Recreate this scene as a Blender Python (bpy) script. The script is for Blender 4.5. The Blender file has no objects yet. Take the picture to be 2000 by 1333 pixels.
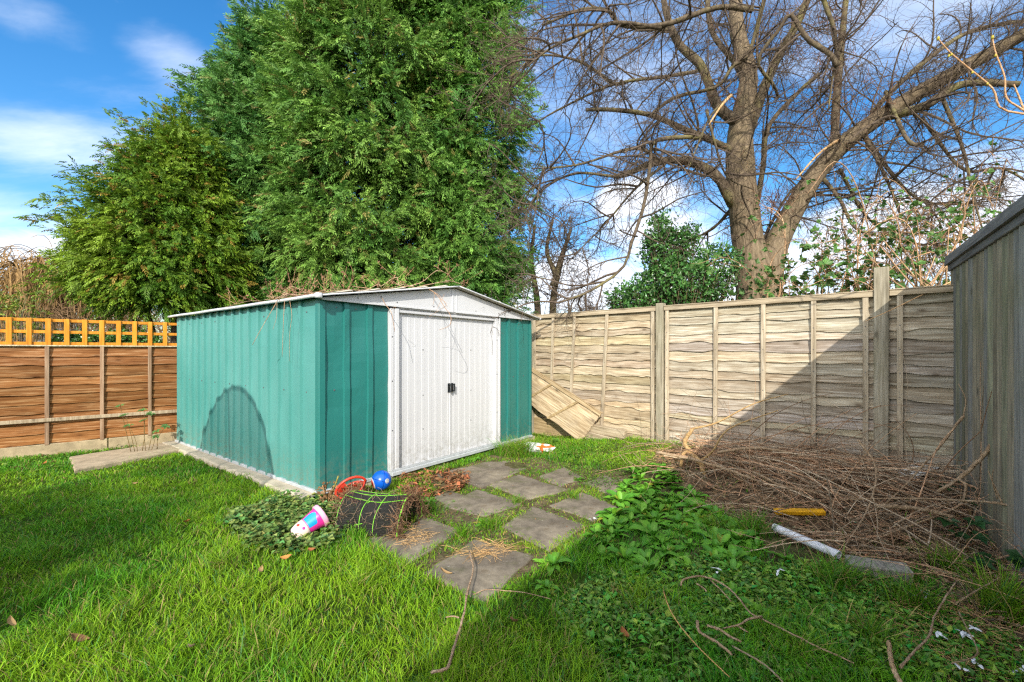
import bpy, math, numpy as np
from mathutils import Vector, Matrix
sc = bpy.context.scene
# ------------------------------------------------------------------ camera, sky, sun, exposure
CAMH, FPX, CX, HY = 1.3, 854.0, 1000.0, 687.0
cam_d = bpy.data.cameras.new("camera"); cam = bpy.data.objects.new("camera", cam_d)
sc.collection.objects.link(cam); sc.camera = cam
cam.location = (0, 0, CAMH); cam.rotation_euler = (math.radians(90), 0, 0)
cam_d.sensor_width = 36.0; cam_d.lens = FPX / 2000 * 36.0
cam_d.shift_y = (HY - 666.5) / 2000.0
cam_d.clip_start = 0.05; cam_d.clip_end = 6000
SUN_EL, SUN_AZ = math.radians(27.3), (-0.055, -0.9985)
sun_dir = Vector((SUN_AZ[0]*math.cos(SUN_EL), SUN_AZ[1]*math.cos(SUN_EL), math.sin(SUN_EL)))
sun_d = bpy.data.lights.new("sun", 'SUN'); sun_d.energy = 2.75; sun_d.angle = math.radians(0.5)
sun_d.color = (1.0, 0.94, 0.83)
sun = bpy.data.objects.new("sun", sun_d); sc.collection.objects.link(sun)
sun.rotation_euler = sun_dir.to_track_quat('Z', 'Y').to_euler(); sun.location = (0, -6, 12)
vs = sc.view_settings
sc.display_settings.display_device = 'sRGB'
vs.view_transform = 'Standard'; vs.look = 'None'; vs.gamma = 1; vs.use_curve_mapping = False
vs.exposure = 0.95

def px_dir(px, py): return Vector(((px-CX)/FPX, 1.0, (HY-py)/FPX)).normalized()
w = bpy.data.worlds.new("World"); sc.world = w; w.use_nodes = True
sc.cycles.use_adaptive_sampling = True; sc.cycles.adaptive_threshold = 0.006
sc.cycles.use_denoising = False; sc.cycles.sample_clamp_indirect = 4.0; sc.cycles.max_bounces = 6; sc.cycles.filter_width = 1.3
def build_world():
    nt = w.node_tree; N = nt.nodes; L = nt.links
    for n in list(N): N.remove(n)
    out = N.new('ShaderNodeOutputWorld'); bg = N.new('ShaderNodeBackground'); bg.inputs[1].default_value = 0.15
    sky = N.new('ShaderNodeTexSky'); sky.sky_type = 'NISHITA'; sky.sun_disc = False
    sky.sun_elevation = SUN_EL; sky.sun_rotation = math.pi
    sky.air_density = 1.0; sky.dust_density = 0.35; sky.ozone_density = 2.5
    hs = N.new('ShaderNodeHueSaturation'); hs.inputs['Saturation'].default_value = 1.34; hs.inputs['Value'].default_value = 0.85
    L.new(sky.outputs[0], hs.inputs['Color'])
    tc = N.new('ShaderNodeTexCoord')
    sep = N.new('ShaderNodeSeparateXYZ'); L.new(tc.outputs['Generated'], sep.inputs[0])
    def math_(op, a, b=None, clamp=False):
        m = N.new('ShaderNodeMath'); m.operation = op; m.use_clamp = clamp
        for i, v in enumerate((a, b)):
            if v is None: continue
            if isinstance(v, (int, float)): m.inputs[i].default_value = v
            else: L.new(v, m.inputs[i])
        return m.outputs[0]
    zz = math_('ADD', math_('MAXIMUM', sep.outputs[2], 0.0), 0.22)
    cmb = N.new('ShaderNodeCombineXYZ')
    L.new(math_('DIVIDE', sep.outputs[0], zz), cmb.inputs[0]); L.new(math_('DIVIDE', sep.outputs[1], zz), cmb.inputs[1])
    def noise(vec, scale, detail, rough, dist, loc=(0,0,0), scl=(1,1,1)):
        mp = N.new('ShaderNodeMapping'); mp.inputs['Location'].default_value = loc; mp.inputs['Scale'].default_value = scl
        L.new(vec, mp.inputs['Vector'])
        n = N.new('ShaderNodeTexNoise'); n.inputs['Scale'].default_value = scale; n.inputs['Detail'].default_value = detail
        n.inputs['Roughness'].default_value = rough; n.inputs['Distortion'].default_value = dist
        L.new(mp.outputs[0], n.inputs['Vector']); return n.outputs[0]
    def rng(v, a, b, c=0.0, d=1.0):
        m = N.new('ShaderNodeMapRange'); m.interpolation_type = 'SMOOTHSTEP'
        L.new(v, m.inputs[0])
        for i, x in enumerate((a, b, c, d)): m.inputs[i+1].default_value = x
        return m.outputs[0]
    def blob(px, py, rx, ry):
        d = px_dir(px, py)
        sub = N.new('ShaderNodeVectorMath'); sub.operation = 'SUBTRACT'; L.new(tc.outputs['Generated'], sub.inputs[0]); sub.inputs[1].default_value = d
        mul = N.new('ShaderNodeVectorMath'); mul.operation = 'MULTIPLY'; L.new(sub.outputs[0], mul.inputs[0]); mul.inputs[1].default_value = (1/rx, 1/rx, 1/ry)
        ln = N.new('ShaderNodeVectorMath'); ln.operation = 'LENGTH'; L.new(mul.outputs[0], ln.inputs[0])
        return rng(ln.outputs['Value'], 1.15, 0.1)
    n1 = noise(cmb.outputs[0], 1.3, 9, 0.6, 0.5, (3.1, 1.7, 0), (0.8, 1.5, 1))
    n2 = noise(tc.outputs['Generated'], 5.0, 9, 0.58, 0.3, (1.3, 0.4, 2.2), (1, 1, 1.9))
    acc = None                                            # thin high cloud, thicker in a few patches
    for a in ((90, 275, .20, .07), (60, 430, .26, .05), (1200, 190, .42, .26), (30, 20, .12, .05), (1700, 60, .30, .12), (330, 110, .10, .05), (1950, 320, .2, .06)):
        b = blob(*a); acc = b if acc is None else math_('MAXIMUM', acc, b)
    thin = math_('MULTIPLY', rng(math_('ADD', n1, math_('MULTIPLY', acc, 0.20)), 0.52, 0.90), 0.62)
    acc2 = None                                           # heaped cloud low over the fences
    for a in ((1290, 470, .19, .10), (1720, 470, .27, .13), (1130, 560, .34, .10), (1500, 560, .40, .10), (1880, 440, .16, .10), (1250, 390, .13, .06), (250, 520, .35, .06)):
        b = blob(*a); acc2 = b if acc2 is None else math_('MAXIMUM', acc2, b)
    heap = rng(math_('ADD', n2, math_('MULTIPLY', acc2, 0.50)), 0.62, 0.92)
    rear_fill = math_('MULTIPLY', rng(sep.outputs[1], .15, -.25), math_('MULTIPLY', rng(n2, .34, .52), rng(sep.outputs[2], -.02, .08)))   # unseen cloud cover behind the camera, added to fill the shade with light
    shade = N.new('ShaderNodeMix'); shade.data_type = 'RGBA'
    L.new(n2, shade.inputs[0]); shade.inputs[6].default_value = (3.0, 3.5, 4.4, 1); shade.inputs[7].default_value = (6.4, 6.4, 6.5, 1)
    mix = N.new('ShaderNodeMix'); mix.data_type = 'RGBA'
    L.new(math_('MAXIMUM', thin, math_('MULTIPLY', heap, 0.95)), mix.inputs[0]); L.new(hs.outputs[0], mix.inputs[6]); L.new(shade.outputs[2], mix.inputs[7])
    mix2 = N.new('ShaderNodeMix'); mix2.data_type = 'RGBA'; L.new(rear_fill, mix2.inputs[0]); L.new(mix.outputs[2], mix2.inputs[6]); mix2.inputs[7].default_value = (8.8, 8.7, 8.6, 1)   # added fill light: rear cloud colour raised well above the visible cloud
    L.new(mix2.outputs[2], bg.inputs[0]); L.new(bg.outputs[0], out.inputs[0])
build_world()

# ------------------------------------------------------------------ measuring helpers
def P(px, py, Y): return np.array([(px-CX)/FPX*Y, Y, CAMH-(py-HY)/FPX*Y])
def sstep(a, b, x):
    t = np.clip((np.asarray(x, float)-a)/(b-a), 0, 1); return t*t*(3-2*t)
F0 = np.array([0.33, 7.0]); FE = np.array([0.737, -0.676]); FN = np.array([0.676, 0.737])
def gz(x, y):
    x = np.asarray(x, float); y = np.asarray(y, float)
    d = -((x-F0[0])*FN[0]+(y-F0[1])*FN[1]); a = (x-F0[0])*FE[0]+(y-F0[1])*FE[1]
    z = 0.15*sstep(1.7, 0.1, d)*sstep(0.3, 1.9, a)*sstep(7.5, 6.0, a)*sstep(-6, -.5, d)
    z = z + 0.13*np.exp(-(((a-3.3)/0.95)**2+((d-0.95)/0.62)**2)/1.1)
    z = z + 0.010*np.sin(2.1*x+.7)*np.sin(1.7*y+.3)+0.006*np.sin(5.3*x+1.9*y)*np.sin(4.7*y-2.2*x)
    return z
def G(px, py, lift=0.0):
    Y = CAMH*FPX/max(py-HY, 1.0)
    for _ in range(12):
        z = float(gz((px-CX)/FPX*Y, Y))+lift
        Y = 0.5*Y+0.5*(CAMH-z)*FPX/(py-HY)
    return np.array([(px-CX)/FPX*Y, Y, float(gz((px-CX)/FPX*Y, Y))+lift])
def R_(seed): return np.random.default_rng(seed)
def nrm(v): return v/np.maximum(np.linalg.norm(v, axis=-1, keepdims=True), 1e-9)

# ------------------------------------------------------------------ object helpers
C = sc.collection
def link_mesh(name, V, faces, mats, parent=None, col=None, smooth=False, mi=None):
    """faces: list of int arrays (n,k); one mesh object"""
    V = np.asarray(V, np.float32).reshape(-1, 3)
    me = bpy.data.meshes.new(name)
    me.vertices.add(len(V)); me.vertices.foreach_set('co', V.ravel())
    faces = [np.asarray(f, np.int32) for f in faces if len(f)]
    loops = np.concatenate([f.ravel() for f in faces]).astype(np.int32)
    tot = np.concatenate([np.full(len(f), f.shape[1], np.int32) for f in faces])
    start = np.concatenate([[0], np.cumsum(tot)[:-1]]).astype(np.int32)
    me.loops.add(len(loops)); me.loops.foreach_set('vertex_index', loops)
    me.polygons.add(len(tot)); me.polygons.foreach_set('loop_start', start)
    if not isinstance(mats, (list, tuple)): mats = [mats]
    for m in mats: me.materials.append(m)
    if mi is not None: me.polygons.foreach_set('material_index', np.asarray(mi, np.int32))
    me.polygons.foreach_set('use_smooth', np.full(len(tot), bool(smooth)))
    me.update(calc_edges=True)
    if True:
        if col is None: col = 1.0
        at = me.attributes.new('col', 'FLOAT_COLOR', 'POINT')
        c = np.ones((len(V), 4), np.float32); c[:, :3] = np.asarray(col, np.float32)
        at.data.foreach_set('color', c.ravel())
    me.validate()
    o = bpy.data.objects.new(name, me); C.objects.link(o)
    if parent is not None: o.parent = parent
    return o
class MB:
    """collects shapes into one mesh"""
    def __init__(s): s.V = []; s.F = {3: [], 4: []}; s.M = {3: [], 4: []}; s.K = []; s.n = 0; s.ng = []
    def add(s, V, F, col=(1, 1, 1), mi=0):
        V = np.asarray(V, float).reshape(-1, 3); c = np.asarray(col, float)
        s.V.append(V); s.K.append(np.broadcast_to(c, (len(V), 3)) if c.ndim == 1 else c)
        if not isinstance(F, list): F = [F]
        for f in F:
            f = np.asarray(f, int)
            if len(f) == 0: continue
            s.F[f.shape[1]].append(f+s.n); s.M[f.shape[1]].append(np.full(len(f), mi))
        s.n += len(V)
    def box(s, a, b, col=(1, 1, 1), mi=0, bev=0.0, M=None):
        a = np.asarray(a, float); b = np.asarray(b, float)
        lo = np.minimum(a, b); hi = np.maximum(a, b)
        if bev <= 0:
            V = np.array([[x, y, z] for z in (lo[2], hi[2]) for y in (lo[1], hi[1]) for x in (lo[0], hi[0])])
            F = np.array([[0, 2, 3, 1], [4, 5, 7, 6], [0, 1, 5, 4], [2, 6, 7, 3], [0, 4, 6, 2], [1, 3, 7, 5]])
            Fs = [F]
        else:
            e = min(bev, *(0.49*(hi-lo)))
            V = []; idx = {}
            for sx in (0, 1):
                for sy in (0, 1):
                    for sz in (0, 1):
                        c = np.array([(lo, hi)[sx][0], (lo, hi)[sy][1], (lo, hi)[sz][2]])
                        inn = np.array([e if sx == 0 else -e, e if sy == 0 else -e, e if sz == 0 else -e])
                        for ax in range(3):
                            v = c+inn; v[ax] = c[ax]; idx[(sx, sy, sz, ax)] = len(V); V.append(v)
            q = []; t = []
            def K(ax, sa, o1, s1, o2, s2, use):
                k = [0, 0, 0]; k[ax] = sa; k[o1] = s1; k[o2] = s2; return idx[(k[0], k[1], k[2], use)]
            for ax in range(3):
                o1, o2 = (ax+1) % 3, (ax+2) % 3
                for sa in (0, 1):
                    f = [K(ax, sa, o1, i, o2, j, ax) for i, j in ((0, 0), (1, 0), (1, 1), (0, 1))]
                    q.append(f if sa else f[::-1])
                for i in (0, 1):
                    for j in (0, 1):
                        f = [K(ax, 0, o1, i, o2, j, o1), K(ax, 1, o1, i, o2, j, o1), K(ax, 1, o1, i, o2, j, o2), K(ax, 0, o1, i, o2, j, o2)]
                        q.append(f if i != j else f[::-1])
            for sx in (0, 1):
                for sy in (0, 1):
                    for sz in (0, 1):
                        f = [idx[(sx, sy, sz, a)] for a in range(3)]
                        t.append(f if (sx+sy+sz) % 2 else f[::-1])
            V = np.array(V); Fs = [np.array(q), np.array(t)]
        if M is not None: V = V @ M[:3, :3].T + M[:3, 3]
        s.add(V, Fs, col, mi)
    def prism(s, poly, h0, h1, axis=1, col=(1, 1, 1), mi=0):
        """polygon extruded along an axis (two remaining axes are the polygon's)"""
        n = len(poly); o = [i for i in range(3) if i != axis]
        V = np.zeros((2*n, 3))
        for k, h in enumerate((h0, h1)):
            V[k*n:(k+1)*n, o[0]] = [p[0] for p in poly]; V[k*n:(k+1)*n, o[1]] = [p[1] for p in poly]; V[k*n:(k+1)*n, axis] = h
        side = np.array([[i, (i+1) % n, n+(i+1) % n, n+i] for i in range(n)])
        s.add(V, [side], col, mi)
        base = s.n-2*n
        for k in (0, 1):
            ids = [base+k*n+i for i in range(n)]
            s.ng.append((ids if k else ids[::-1], mi))
    def tube(s, pts, rad, sides=8, col=(1, 1, 1), mi=0):
        V, F = tubes(np.asarray(pts, float)[None], np.broadcast_to(np.asarray(rad, float), (len(pts),))[None], sides, caps=True)
        s.add(V, F, col, mi)
    def build(s, name, mats, parent=None, smooth=False):
        faces = []; mi = []
        for k in (3, 4):
            if s.F[k]: faces.append(np.concatenate(s.F[k])); mi.append(np.concatenate(s.M[k]))
        for ids, m in s.ng: faces.append(np.array([ids])); mi.append(np.array([m]))
        return link_mesh(name, np.concatenate(s.V), faces, mats, parent, np.concatenate(s.K), smooth, np.concatenate(mi))
def tubes(Pt, Rd, sides=5, caps=False):
    N, n, _ = Pt.shape
    T = np.gradient(Pt, axis=1); T = nrm(T)
    ref = np.tile(np.array([0.31, 0.23, 0.92]), (N, 1)); ref[np.abs((T[:, 0]*ref).sum(-1)) > .9] = (0.9, -0.4, 0.1)
    A = np.zeros_like(T); a_ = nrm(np.cross(T[:, 0], ref))
    for k_ in range(n):                                   # carry one frame along each path, so tubes do not twist
        a_ = nrm(a_-T[:, k_]*(a_*T[:, k_]).sum(-1, keepdims=True)); A[:, k_] = a_
    B = np.cross(T, A)
    th = np.linspace(0, 2*math.pi, sides, endpoint=False)
    V = Pt[:, :, None, :]+Rd[:, :, None, None]*(np.cos(th)[None, None, :, None]*A[:, :, None, :]+np.sin(th)[None, None, :, None]*B[:, :, None, :])
    base = np.arange(N)[:, None, None]*(n*sides)+np.arange(n-1)[None, :, None]*sides
    j = np.arange(sides)[None, None, :]; j2 = (j+1) % sides
    F = np.stack([base+j, base+j2, base+sides+j2, base+sides+j], -1).reshape(-1, 4)
    V = V.reshape(-1, 3); Fs = [F]
    if caps:
        c0 = len(V); V = np.concatenate([V, Pt[:, 0], Pt[:, -1]]); b = np.arange(N)[:, None]*(n*sides); jj = np.arange(sides)[None]
        e = b+(n-1)*sides
        t1 = np.stack([b+(jj+1) % sides, b+jj, (c0+np.arange(N))[:, None]+0*jj], -1).reshape(-1, 3)
        t2 = np.stack([e+jj, e+(jj+1) % sides, (c0+N+np.arange(N))[:, None]+0*jj], -1).reshape(-1, 3)
        Fs.append(np.concatenate([t1, t2]))
    return V, Fs
def tag(o, label=None, cat=None, group=None, kind=None):
    if label: o['label'] = label
    if cat: o['category'] = cat
    if group: o['group'] = group
    if kind: o['kind'] = kind
    return o
def thing(name, label, cat, loc=(0, 0, 0), rz=0, group=None):
    o = bpy.data.objects.new(name, None); C.objects.link(o); o.empty_display_size = .2
    o.location = loc; o.rotation_euler = (0, 0, rz); return tag(o, label, cat, group)
def spline(pts, n):
    """smooth resample of a polyline"""
    p = np.asarray(pts, float)
    if len(p) == 2: return p[0]+(p[1]-p[0])*np.linspace(0, 1, n)[:, None]
    q = np.vstack([2*p[0]-p[1], p, 2*p[-1]-p[-2]]); m = len(p)-1
    t = np.linspace(0, m-1e-6, n); i = t.astype(int); f = (t-i)[:, None]
    a, b, c, d = q[i], q[i+1], q[i+2], q[i+3]
    return 0.5*((2*b)+(c-a)*f+(2*a-5*b+4*c-d)*f**2+(3*b-a-3*c+d)*f**3)

# ------------------------------------------------------------------ materials
def new_mat(name, rough=0.7, spec=0.3):
    m = bpy.data.materials.new(name); m.use_nodes = True; nt = m.node_tree
    b = nt.nodes['Principled BSDF']; b.inputs['Roughness'].default_value = rough
    b.inputs['Specular IOR Level'].default_value = spec
    return m, nt, b
def nz(nt, scale, detail=5, rough=.55, dist=0, scl=(1, 1, 1), coord='Object', loc=(0, 0, 0)):
    tc = nt.nodes.new('ShaderNodeTexCoord'); mp = nt.nodes.new('ShaderNodeMapping'); mp.inputs['Scale'].default_value = scl; mp.inputs['Location'].default_value = loc
    n = nt.nodes.new('ShaderNodeTexNoise'); n.inputs['Scale'].default_value = scale; n.inputs['Detail'].default_value = detail
    n.inputs['Roughness'].default_value = rough; n.inputs['Distortion'].default_value = dist
    nt.links.new(tc.outputs[coord], mp.inputs[0]); nt.links.new(mp.outputs[0], n.inputs['Vector']); return n.outputs[0]
def ramp(nt, fac, stops):
    r = nt.nodes.new('ShaderNodeValToRGB'); nt.links.new(fac, r.inputs[0]); e = r.color_ramp.elements
    while len(e) < len(stops): e.new(0.5)
    for k, (p, c) in enumerate(stops):
        e[k].position = p; c = (c, c, c) if isinstance(c, (int, float)) else c; e[k].color = (*c, 1)
    return r.outputs[0]
def mixc(nt, fac, a, b, mode='MIX'):
    m = nt.nodes.new('ShaderNodeMix'); m.data_type = 'RGBA'; m.blend_type = mode
    for s, v in ((0, fac), (6, a), (7, b)):
        if isinstance(v, (int, float)): m.inputs[s].default_value = v
        elif isinstance(v, tuple): m.inputs[s].default_value = (*v, 1)
        else: nt.links.new(v, m.inputs[s])
    return m.outputs[2]
def att(nt):
    a = nt.nodes.new('ShaderNodeAttribute'); a.attribute_name = 'col'; return a.outputs['Color']
def bump(nt, b, h, strength=.3, dist=.01):
    n = nt.nodes.new('ShaderNodeBump'); n.inputs['Strength'].default_value = strength; n.inputs['Distance'].default_value = dist
    nt.links.new(h, n.inputs['Height']); nt.links.new(n.outputs[0], b.inputs['Normal'])
def wood(name, dark, mid, light, axis=0, scale=1.0, rough=.85, bstr=.5, spec=.15, green=None):
    m, nt, b = new_mat(name, rough, spec)
    s1 = [26, 26, 26]; s1[axis] = 1.3; s2 = [7, 7, 7]; s2[axis] = .9
    g = nz(nt, 2.2*scale, 8, .66, .35, tuple(s1)); h = nz(nt, 1.9*scale, 6, .65, .3, tuple(s2))
    c = ramp(nt, g, [(.30, dark), (.5, mid), (.70, light)])
    c2 = ramp(nt, h, [(.3, .66), (.55, 1.0), (.75, 1.16)])
    c = mixc(nt, 1.0, c, c2, 'MULTIPLY'); c = mixc(nt, 1.0, c, att(nt), 'MULTIPLY')
    tc = nt.nodes.new('ShaderNodeTexCoord'); mp = nt.nodes.new('ShaderNodeMapping'); s3 = [11, 11, 11]; s3[axis] = 5.0; mp.inputs['Scale'].default_value = s3
    vo = nt.nodes.new('ShaderNodeTexVoronoi'); vo.inputs['Scale'].default_value = .62*scale; nt.links.new(tc.outputs['Object'], mp.inputs[0]); nt.links.new(mp.outputs[0], vo.inputs['Vector'])
    c = mixc(nt, ramp(nt, vo.outputs['Distance'], [(.055, .8), (.12, .25), (.26, 0.0)]), c, tuple(x*.55 for x in dark))
    c = mixc(nt, ramp(nt, nz(nt, 2.6, 7, .7, .2, loc=(7, 3, 5)), [(.52, 0.0), (.74, .45)]), c, tuple(x*.8 for x in mid))
    if green:
        k = ramp(nt, nz(nt, 1.7, 5, .6, .3), [(.5, 0.0), (.72, .55)]); c = mixc(nt, k, c, green)
    nt.links.new(c, b.inputs['Base Color']); bump(nt, b, g, bstr, .006); return m
def flat(name, color, rough=.5, spec=.4, var=.12, scale=6, bstr=0.0, dirt=None):
    m, nt, b = new_mat(name, rough, spec)
    n = nz(nt, scale, 6, .6); c = ramp(nt, n, [(.3, tuple(x*(1-var) for x in color)), (.7, tuple(min(1, x*(1+var)) for x in color))])
    if dirt:
        k = ramp(nt, nz(nt, scale*1.7, 8, .68, .4, loc=(3, 1, 7)), [(.52, 0.0), (.75, .8)]); c = mixc(nt, k, c, dirt)
    c = mixc(nt, 1.0, c, att(nt), 'MULTIPLY')
    nt.links.new(c, b.inputs['Base Color'])
    if bstr: bump(nt, b, n, bstr, .01)
    return m
def leafmat(name, rough=.5, spec=.35, trans=.25, tint=(1, 1, 1)):
    m, nt, b = new_mat(name, rough, spec)
    n = nz(nt, 9, 3); c = mixc(nt, 1.0, att(nt), ramp(nt, n, [(.3, .8), (.7, 1.2)]), 'MULTIPLY')
    c = mixc(nt, 1.0, c, tint, 'MULTIPLY')
    nt.links.new(c, b.inputs['Base Color'])
    tr = nt.nodes.new('ShaderNodeBsdfTranslucent'); nt.links.new(c, tr.inputs[0])
    mx = nt.nodes.new('ShaderNodeMixShader'); mx.inputs[0].default_value = trans
    out = nt.nodes['Material Output']
    nt.links.new(b.outputs[0], mx.inputs[1]); nt.links.new(tr.outputs[0], mx.inputs[2]); nt.links.new(mx.outputs[0], out.inputs[0]); return m
MAT = {}
def mats():
    M = MAT
    M['lapwood'] = wood('weathered_lap_wood', (.20, .140, .085), (.45, .385, .30), (.70, .655, .57), 0, 1.0, bstr=.6)
    M['batten'] = wood('weathered_batten', (.26, .20, .13), (.46, .38, .27), (.60, .53, .41), 2, 1.0)
    M['post'] = wood('grey_post', (.19, .16, .11), (.34, .30, .22), (.46, .42, .33), 2, 1.0, green=(.20, .19, .10))
    M['toprail'] = wood('top_rail_wood', (.24, .18, .11), (.42, .34, .23), (.56, .48, .36), 0, 1.0)
    M['feather'] = wood('grey_feather_board', (.15, .142, .12), (.265, .25, .215), (.38, .355, .30), 2, 1.0, bstr=.5, green=(.20, .20, .12))
    M['cap'] = wood('dark_capping', (.11, .11, .115), (.19, .19, .19), (.27, .265, .26), 0, 1.0)
    M['brownlap'] = wood('brown_stained_lap', (.13, .045, .013), (.27, .115, .038), (.50, .31, .16), 0, 1.0, bstr=.5)
    M['brownbat'] = wood('brown_batten', (.20, .11, .06), (.33, .21, .13), (.44, .32, .22), 2, 1.0)
    M['trellis'] = wood('orange_trellis', (.46, .17, .018), (.64, .26, .03), (.72, .34, .06), 2, 1.0, bstr=.2)
    M['conc'] = flat('concrete', (.40, .315, .22), .9, .15, .22, 9, .35, (.20, .17, .11))
    M['conc_pale'] = flat('concrete_pale', (.46, .40, .31), .9, .15, .2, 9, .3, (.24, .20, .13))
    def slabmat():
        m, nt, b = new_mat('paving_stone', .85, .2)
        n = nz(nt, 2.4, 8, .65, .3, coord='Object'); n2 = nz(nt, 14, 6, .6); n3 = nz(nt, 26, 2, .5, loc=(5, 2, 1))
        c = ramp(nt, n, [(.28, (.10, .082, .062)), (.5, (.195, .165, .125)), (.72, (.31, .262, .19))])
        c = mixc(nt, 1.0, c, ramp(nt, n2, [(.3, .72), (.7, 1.22)]), 'MULTIPLY')
        c = mixc(nt, ramp(nt, n3, [(.70, 0.0), (.76, .65)]), c, (.44, .42, .37))
        c = mixc(nt, ramp(nt, nz(nt, 5, 6, .7, loc=(1, 9, 2)), [(.56, 0.0), (.72, .55)]), c, (.105, .07, .035))
        c = mixc(nt, ramp(nt, nz(nt, 3.4, 8, .72, .4, loc=(6, 4, 8)), [(.54, 0.0), (.70, .75)]), c, (.085, .095, .03))
        c = mixc(nt, ramp(nt, nz(nt, 60, 3, .6), [(.62, 0.0), (.75, .5)]), c, (.40, .36, .30))
        nt.links.new(c, b.inputs['Base Color']); bump(nt, b, n2, .5, .008); return m
    M['slab'] = slabmat()
    def paint(name, col, faded, rough=.42, k=.5):
        m, nt, b = new_mat(name, rough, .4)
        f = ramp(nt, nz(nt, .9, 5, .6, .2), [(.3, 0.0), (.7, k)]); c = mixc(nt, f, col, faded)
        st = ramp(nt, nz(nt, 3.0, 8, .7, .3, (3, 3, .35)), [(.55, 0.0), (.85, .30)]); c = mixc(nt, st, c, tuple(x*.72 for x in faded))
        tc = nt.nodes.new('ShaderNodeTexCoord'); sp = nt.nodes.new('ShaderNodeSeparateXYZ'); nt.links.new(tc.outputs['Object'], sp.inputs[0])
        mr = nt.nodes.new('ShaderNodeMapRange'); nt.links.new(sp.outputs[2], mr.inputs[0]); mr.inputs[1].default_value = .42; mr.inputs[2].default_value = .03
        sp2 = nz(nt, 22, 5, .7); mu = nt.nodes.new('ShaderNodeMath'); mu.operation = 'MULTIPLY'; nt.links.new(mr.outputs[0], mu.inputs[0]); nt.links.new(ramp(nt, sp2, [(.42, 0.0), (.72, .8)]), mu.inputs[1])
        c = mixc(nt, mu.outputs[0], c, (.20, .18, .12))      # splashed soil near the ground
        nt.links.new(c, b.inputs['Base Color']); bump(nt, b, nz(nt, 2.2, 3, .5), .10, .02); return m
    M['teal_side'] = paint('light_teal_paint', (.058, .255, .230), (.118, .335, .308), .5, .7)  # side and rear walls: lighter teal than the front panels
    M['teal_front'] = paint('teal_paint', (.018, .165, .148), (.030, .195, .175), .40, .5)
    M['white'] = paint('white_paint', (.55, .56, .58), (.60, .605, .62), .45, .5)
    M['greyw'] = paint('grey_white_paint', (.56, .57, .59), (.62, .62, .62), .5, .5)
    M['roof'] = flat('mossy_roof_paint', (.45, .42, .36), .8, .2, .2, 5, .2, (.16, .12, .07))
    M['black'] = flat('black_plastic', (.012, .016, .02), .35, .5, .1)
    M['screw'] = flat('screw_heads', (.10, .10, .11), .4, .5, .1)
    M['zinc'] = flat('dull_zinc', (.42, .45, .47), .45, .5, .15, 12)
    M['grass'] = leafmat('grass_blades', .55, .25, .32)
    M['leaf'] = leafmat('leaves', .48, .4, .22)
    M['conif'] = leafmat('conifer_sprays', .55, .3, .18)
    M['gloss'] = leafmat('glossy_leaves', .28, .55, .12)
    M['dry'] = leafmat('dry_leaves', .8, .15, .15)
    def bark(name, a, b_, c_, lich=None, k=.4, sc_=(3, 3, 1)):
        m, nt, b = new_mat(name, .9, .15)
        n = nz(nt, 5, 8, .65, .5, sc_); c = ramp(nt, n, [(.3, a), (.5, b_), (.72, c_)])
        if lich:
            c = mixc(nt, ramp(nt, nz(nt, 2.2, 6, .65, .3, loc=(4, 4, 4)), [(.5, 0.0), (.68, k)]), c, lich)
        c = mixc(nt, 1.0, c, att(nt), 'MULTIPLY')
        nt.links.new(c, b.inputs['Base Color']); bump(nt, b, n, .8, .03); return m
    M['bark'] = bark('lime_bark', (.085, .062, .040), (.19, .145, .095), (.30, .23, .155), (.20, .17, .07), .3, (4, 4, 1))
    M['limb'] = bark('lichened_limb', (.055, .040, .028), (.115, .088, .060), (.19, .15, .10), (.30, .28, .09), .5)
    M['twig'] = bark('fine_twigs', (.062, .046, .036), (.115, .086, .064), (.18, .135, .10))
    M['stick'] = bark('dry_sticks', (.22, .14, .08), (.40, .28, .17), (.54, .42, .29), None, .4, (8, 8, 8))
    M['cane'] = bark('brown_canes', (.19, .12, .072), (.42, .285, .18), (.62, .48, .34), None, .4, (8, 8, 8))
    M['ctrunk'] = bark('conifer_trunk', (.05, .035, .025), (.10, .07, .05), (.15, .11, .08))
    def ground():
        m, nt, b = new_mat('soil_and_thatch', .95, .1)
        n = nz(nt, 9, 9, .68, .3); n2 = nz(nt, 45, 4, .6)
        soil = ramp(nt, n, [(.3, (.06, .040, .025)), (.5, (.15, .105, .066)), (.72, (.27, .195, .13))])
        th = ramp(nt, n, [(.3, (.020, .036, .006)), (.55, (.045, .085, .010)), (.75, (.085, .12, .018))])
        sp = nt.nodes.new('ShaderNodeSeparateColor'); nt.links.new(att(nt), sp.inputs[0])
        c = mixc(nt, sp.outputs[0], soil, th); c = mixc(nt, 1.0, c, ramp(nt, n2, [(.3, .6), (.7, 1.35)]), 'MULTIPLY')
        nt.links.new(c, b.inputs['Base Color']); bump(nt, b, n, .9, .03); return m
    M['ground'] = ground()
    M['red'] = flat('red_plastic', (.60, .045, .02), .4, .5, .15, 8)
    M['blue'] = flat('blue_plastic', (.004, .10, .55), .3, .5, .1, 5)
    M['pink'] = flat('pink_plastic', (.72, .035, .30), .35, .5, .1, 6)
    M['palepink'] = flat('pale_pink_plastic', (.80, .40, .55), .35, .5, .1, 6)
    M['cream'] = flat('cream_plastic', (.78, .62, .55), .4, .4, .15, 14, 0, (.75, .45, .5))
    M['cyan'] = flat('sky_blue_plastic', (.01, .30, .62), .35, .5, .1, 6)
    M['net'] = flat('black_net', (.045, .045, .042), .7, .2, .2, 20)
    M['lime'] = flat('lime_cord', (.22, .62, .04), .5, .4, .15, 8)
    M['yellow'] = flat('yellow_paint', (.70, .36, .01), .5, .4, .12, 9, 0, (.35, .18, .02))
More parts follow.
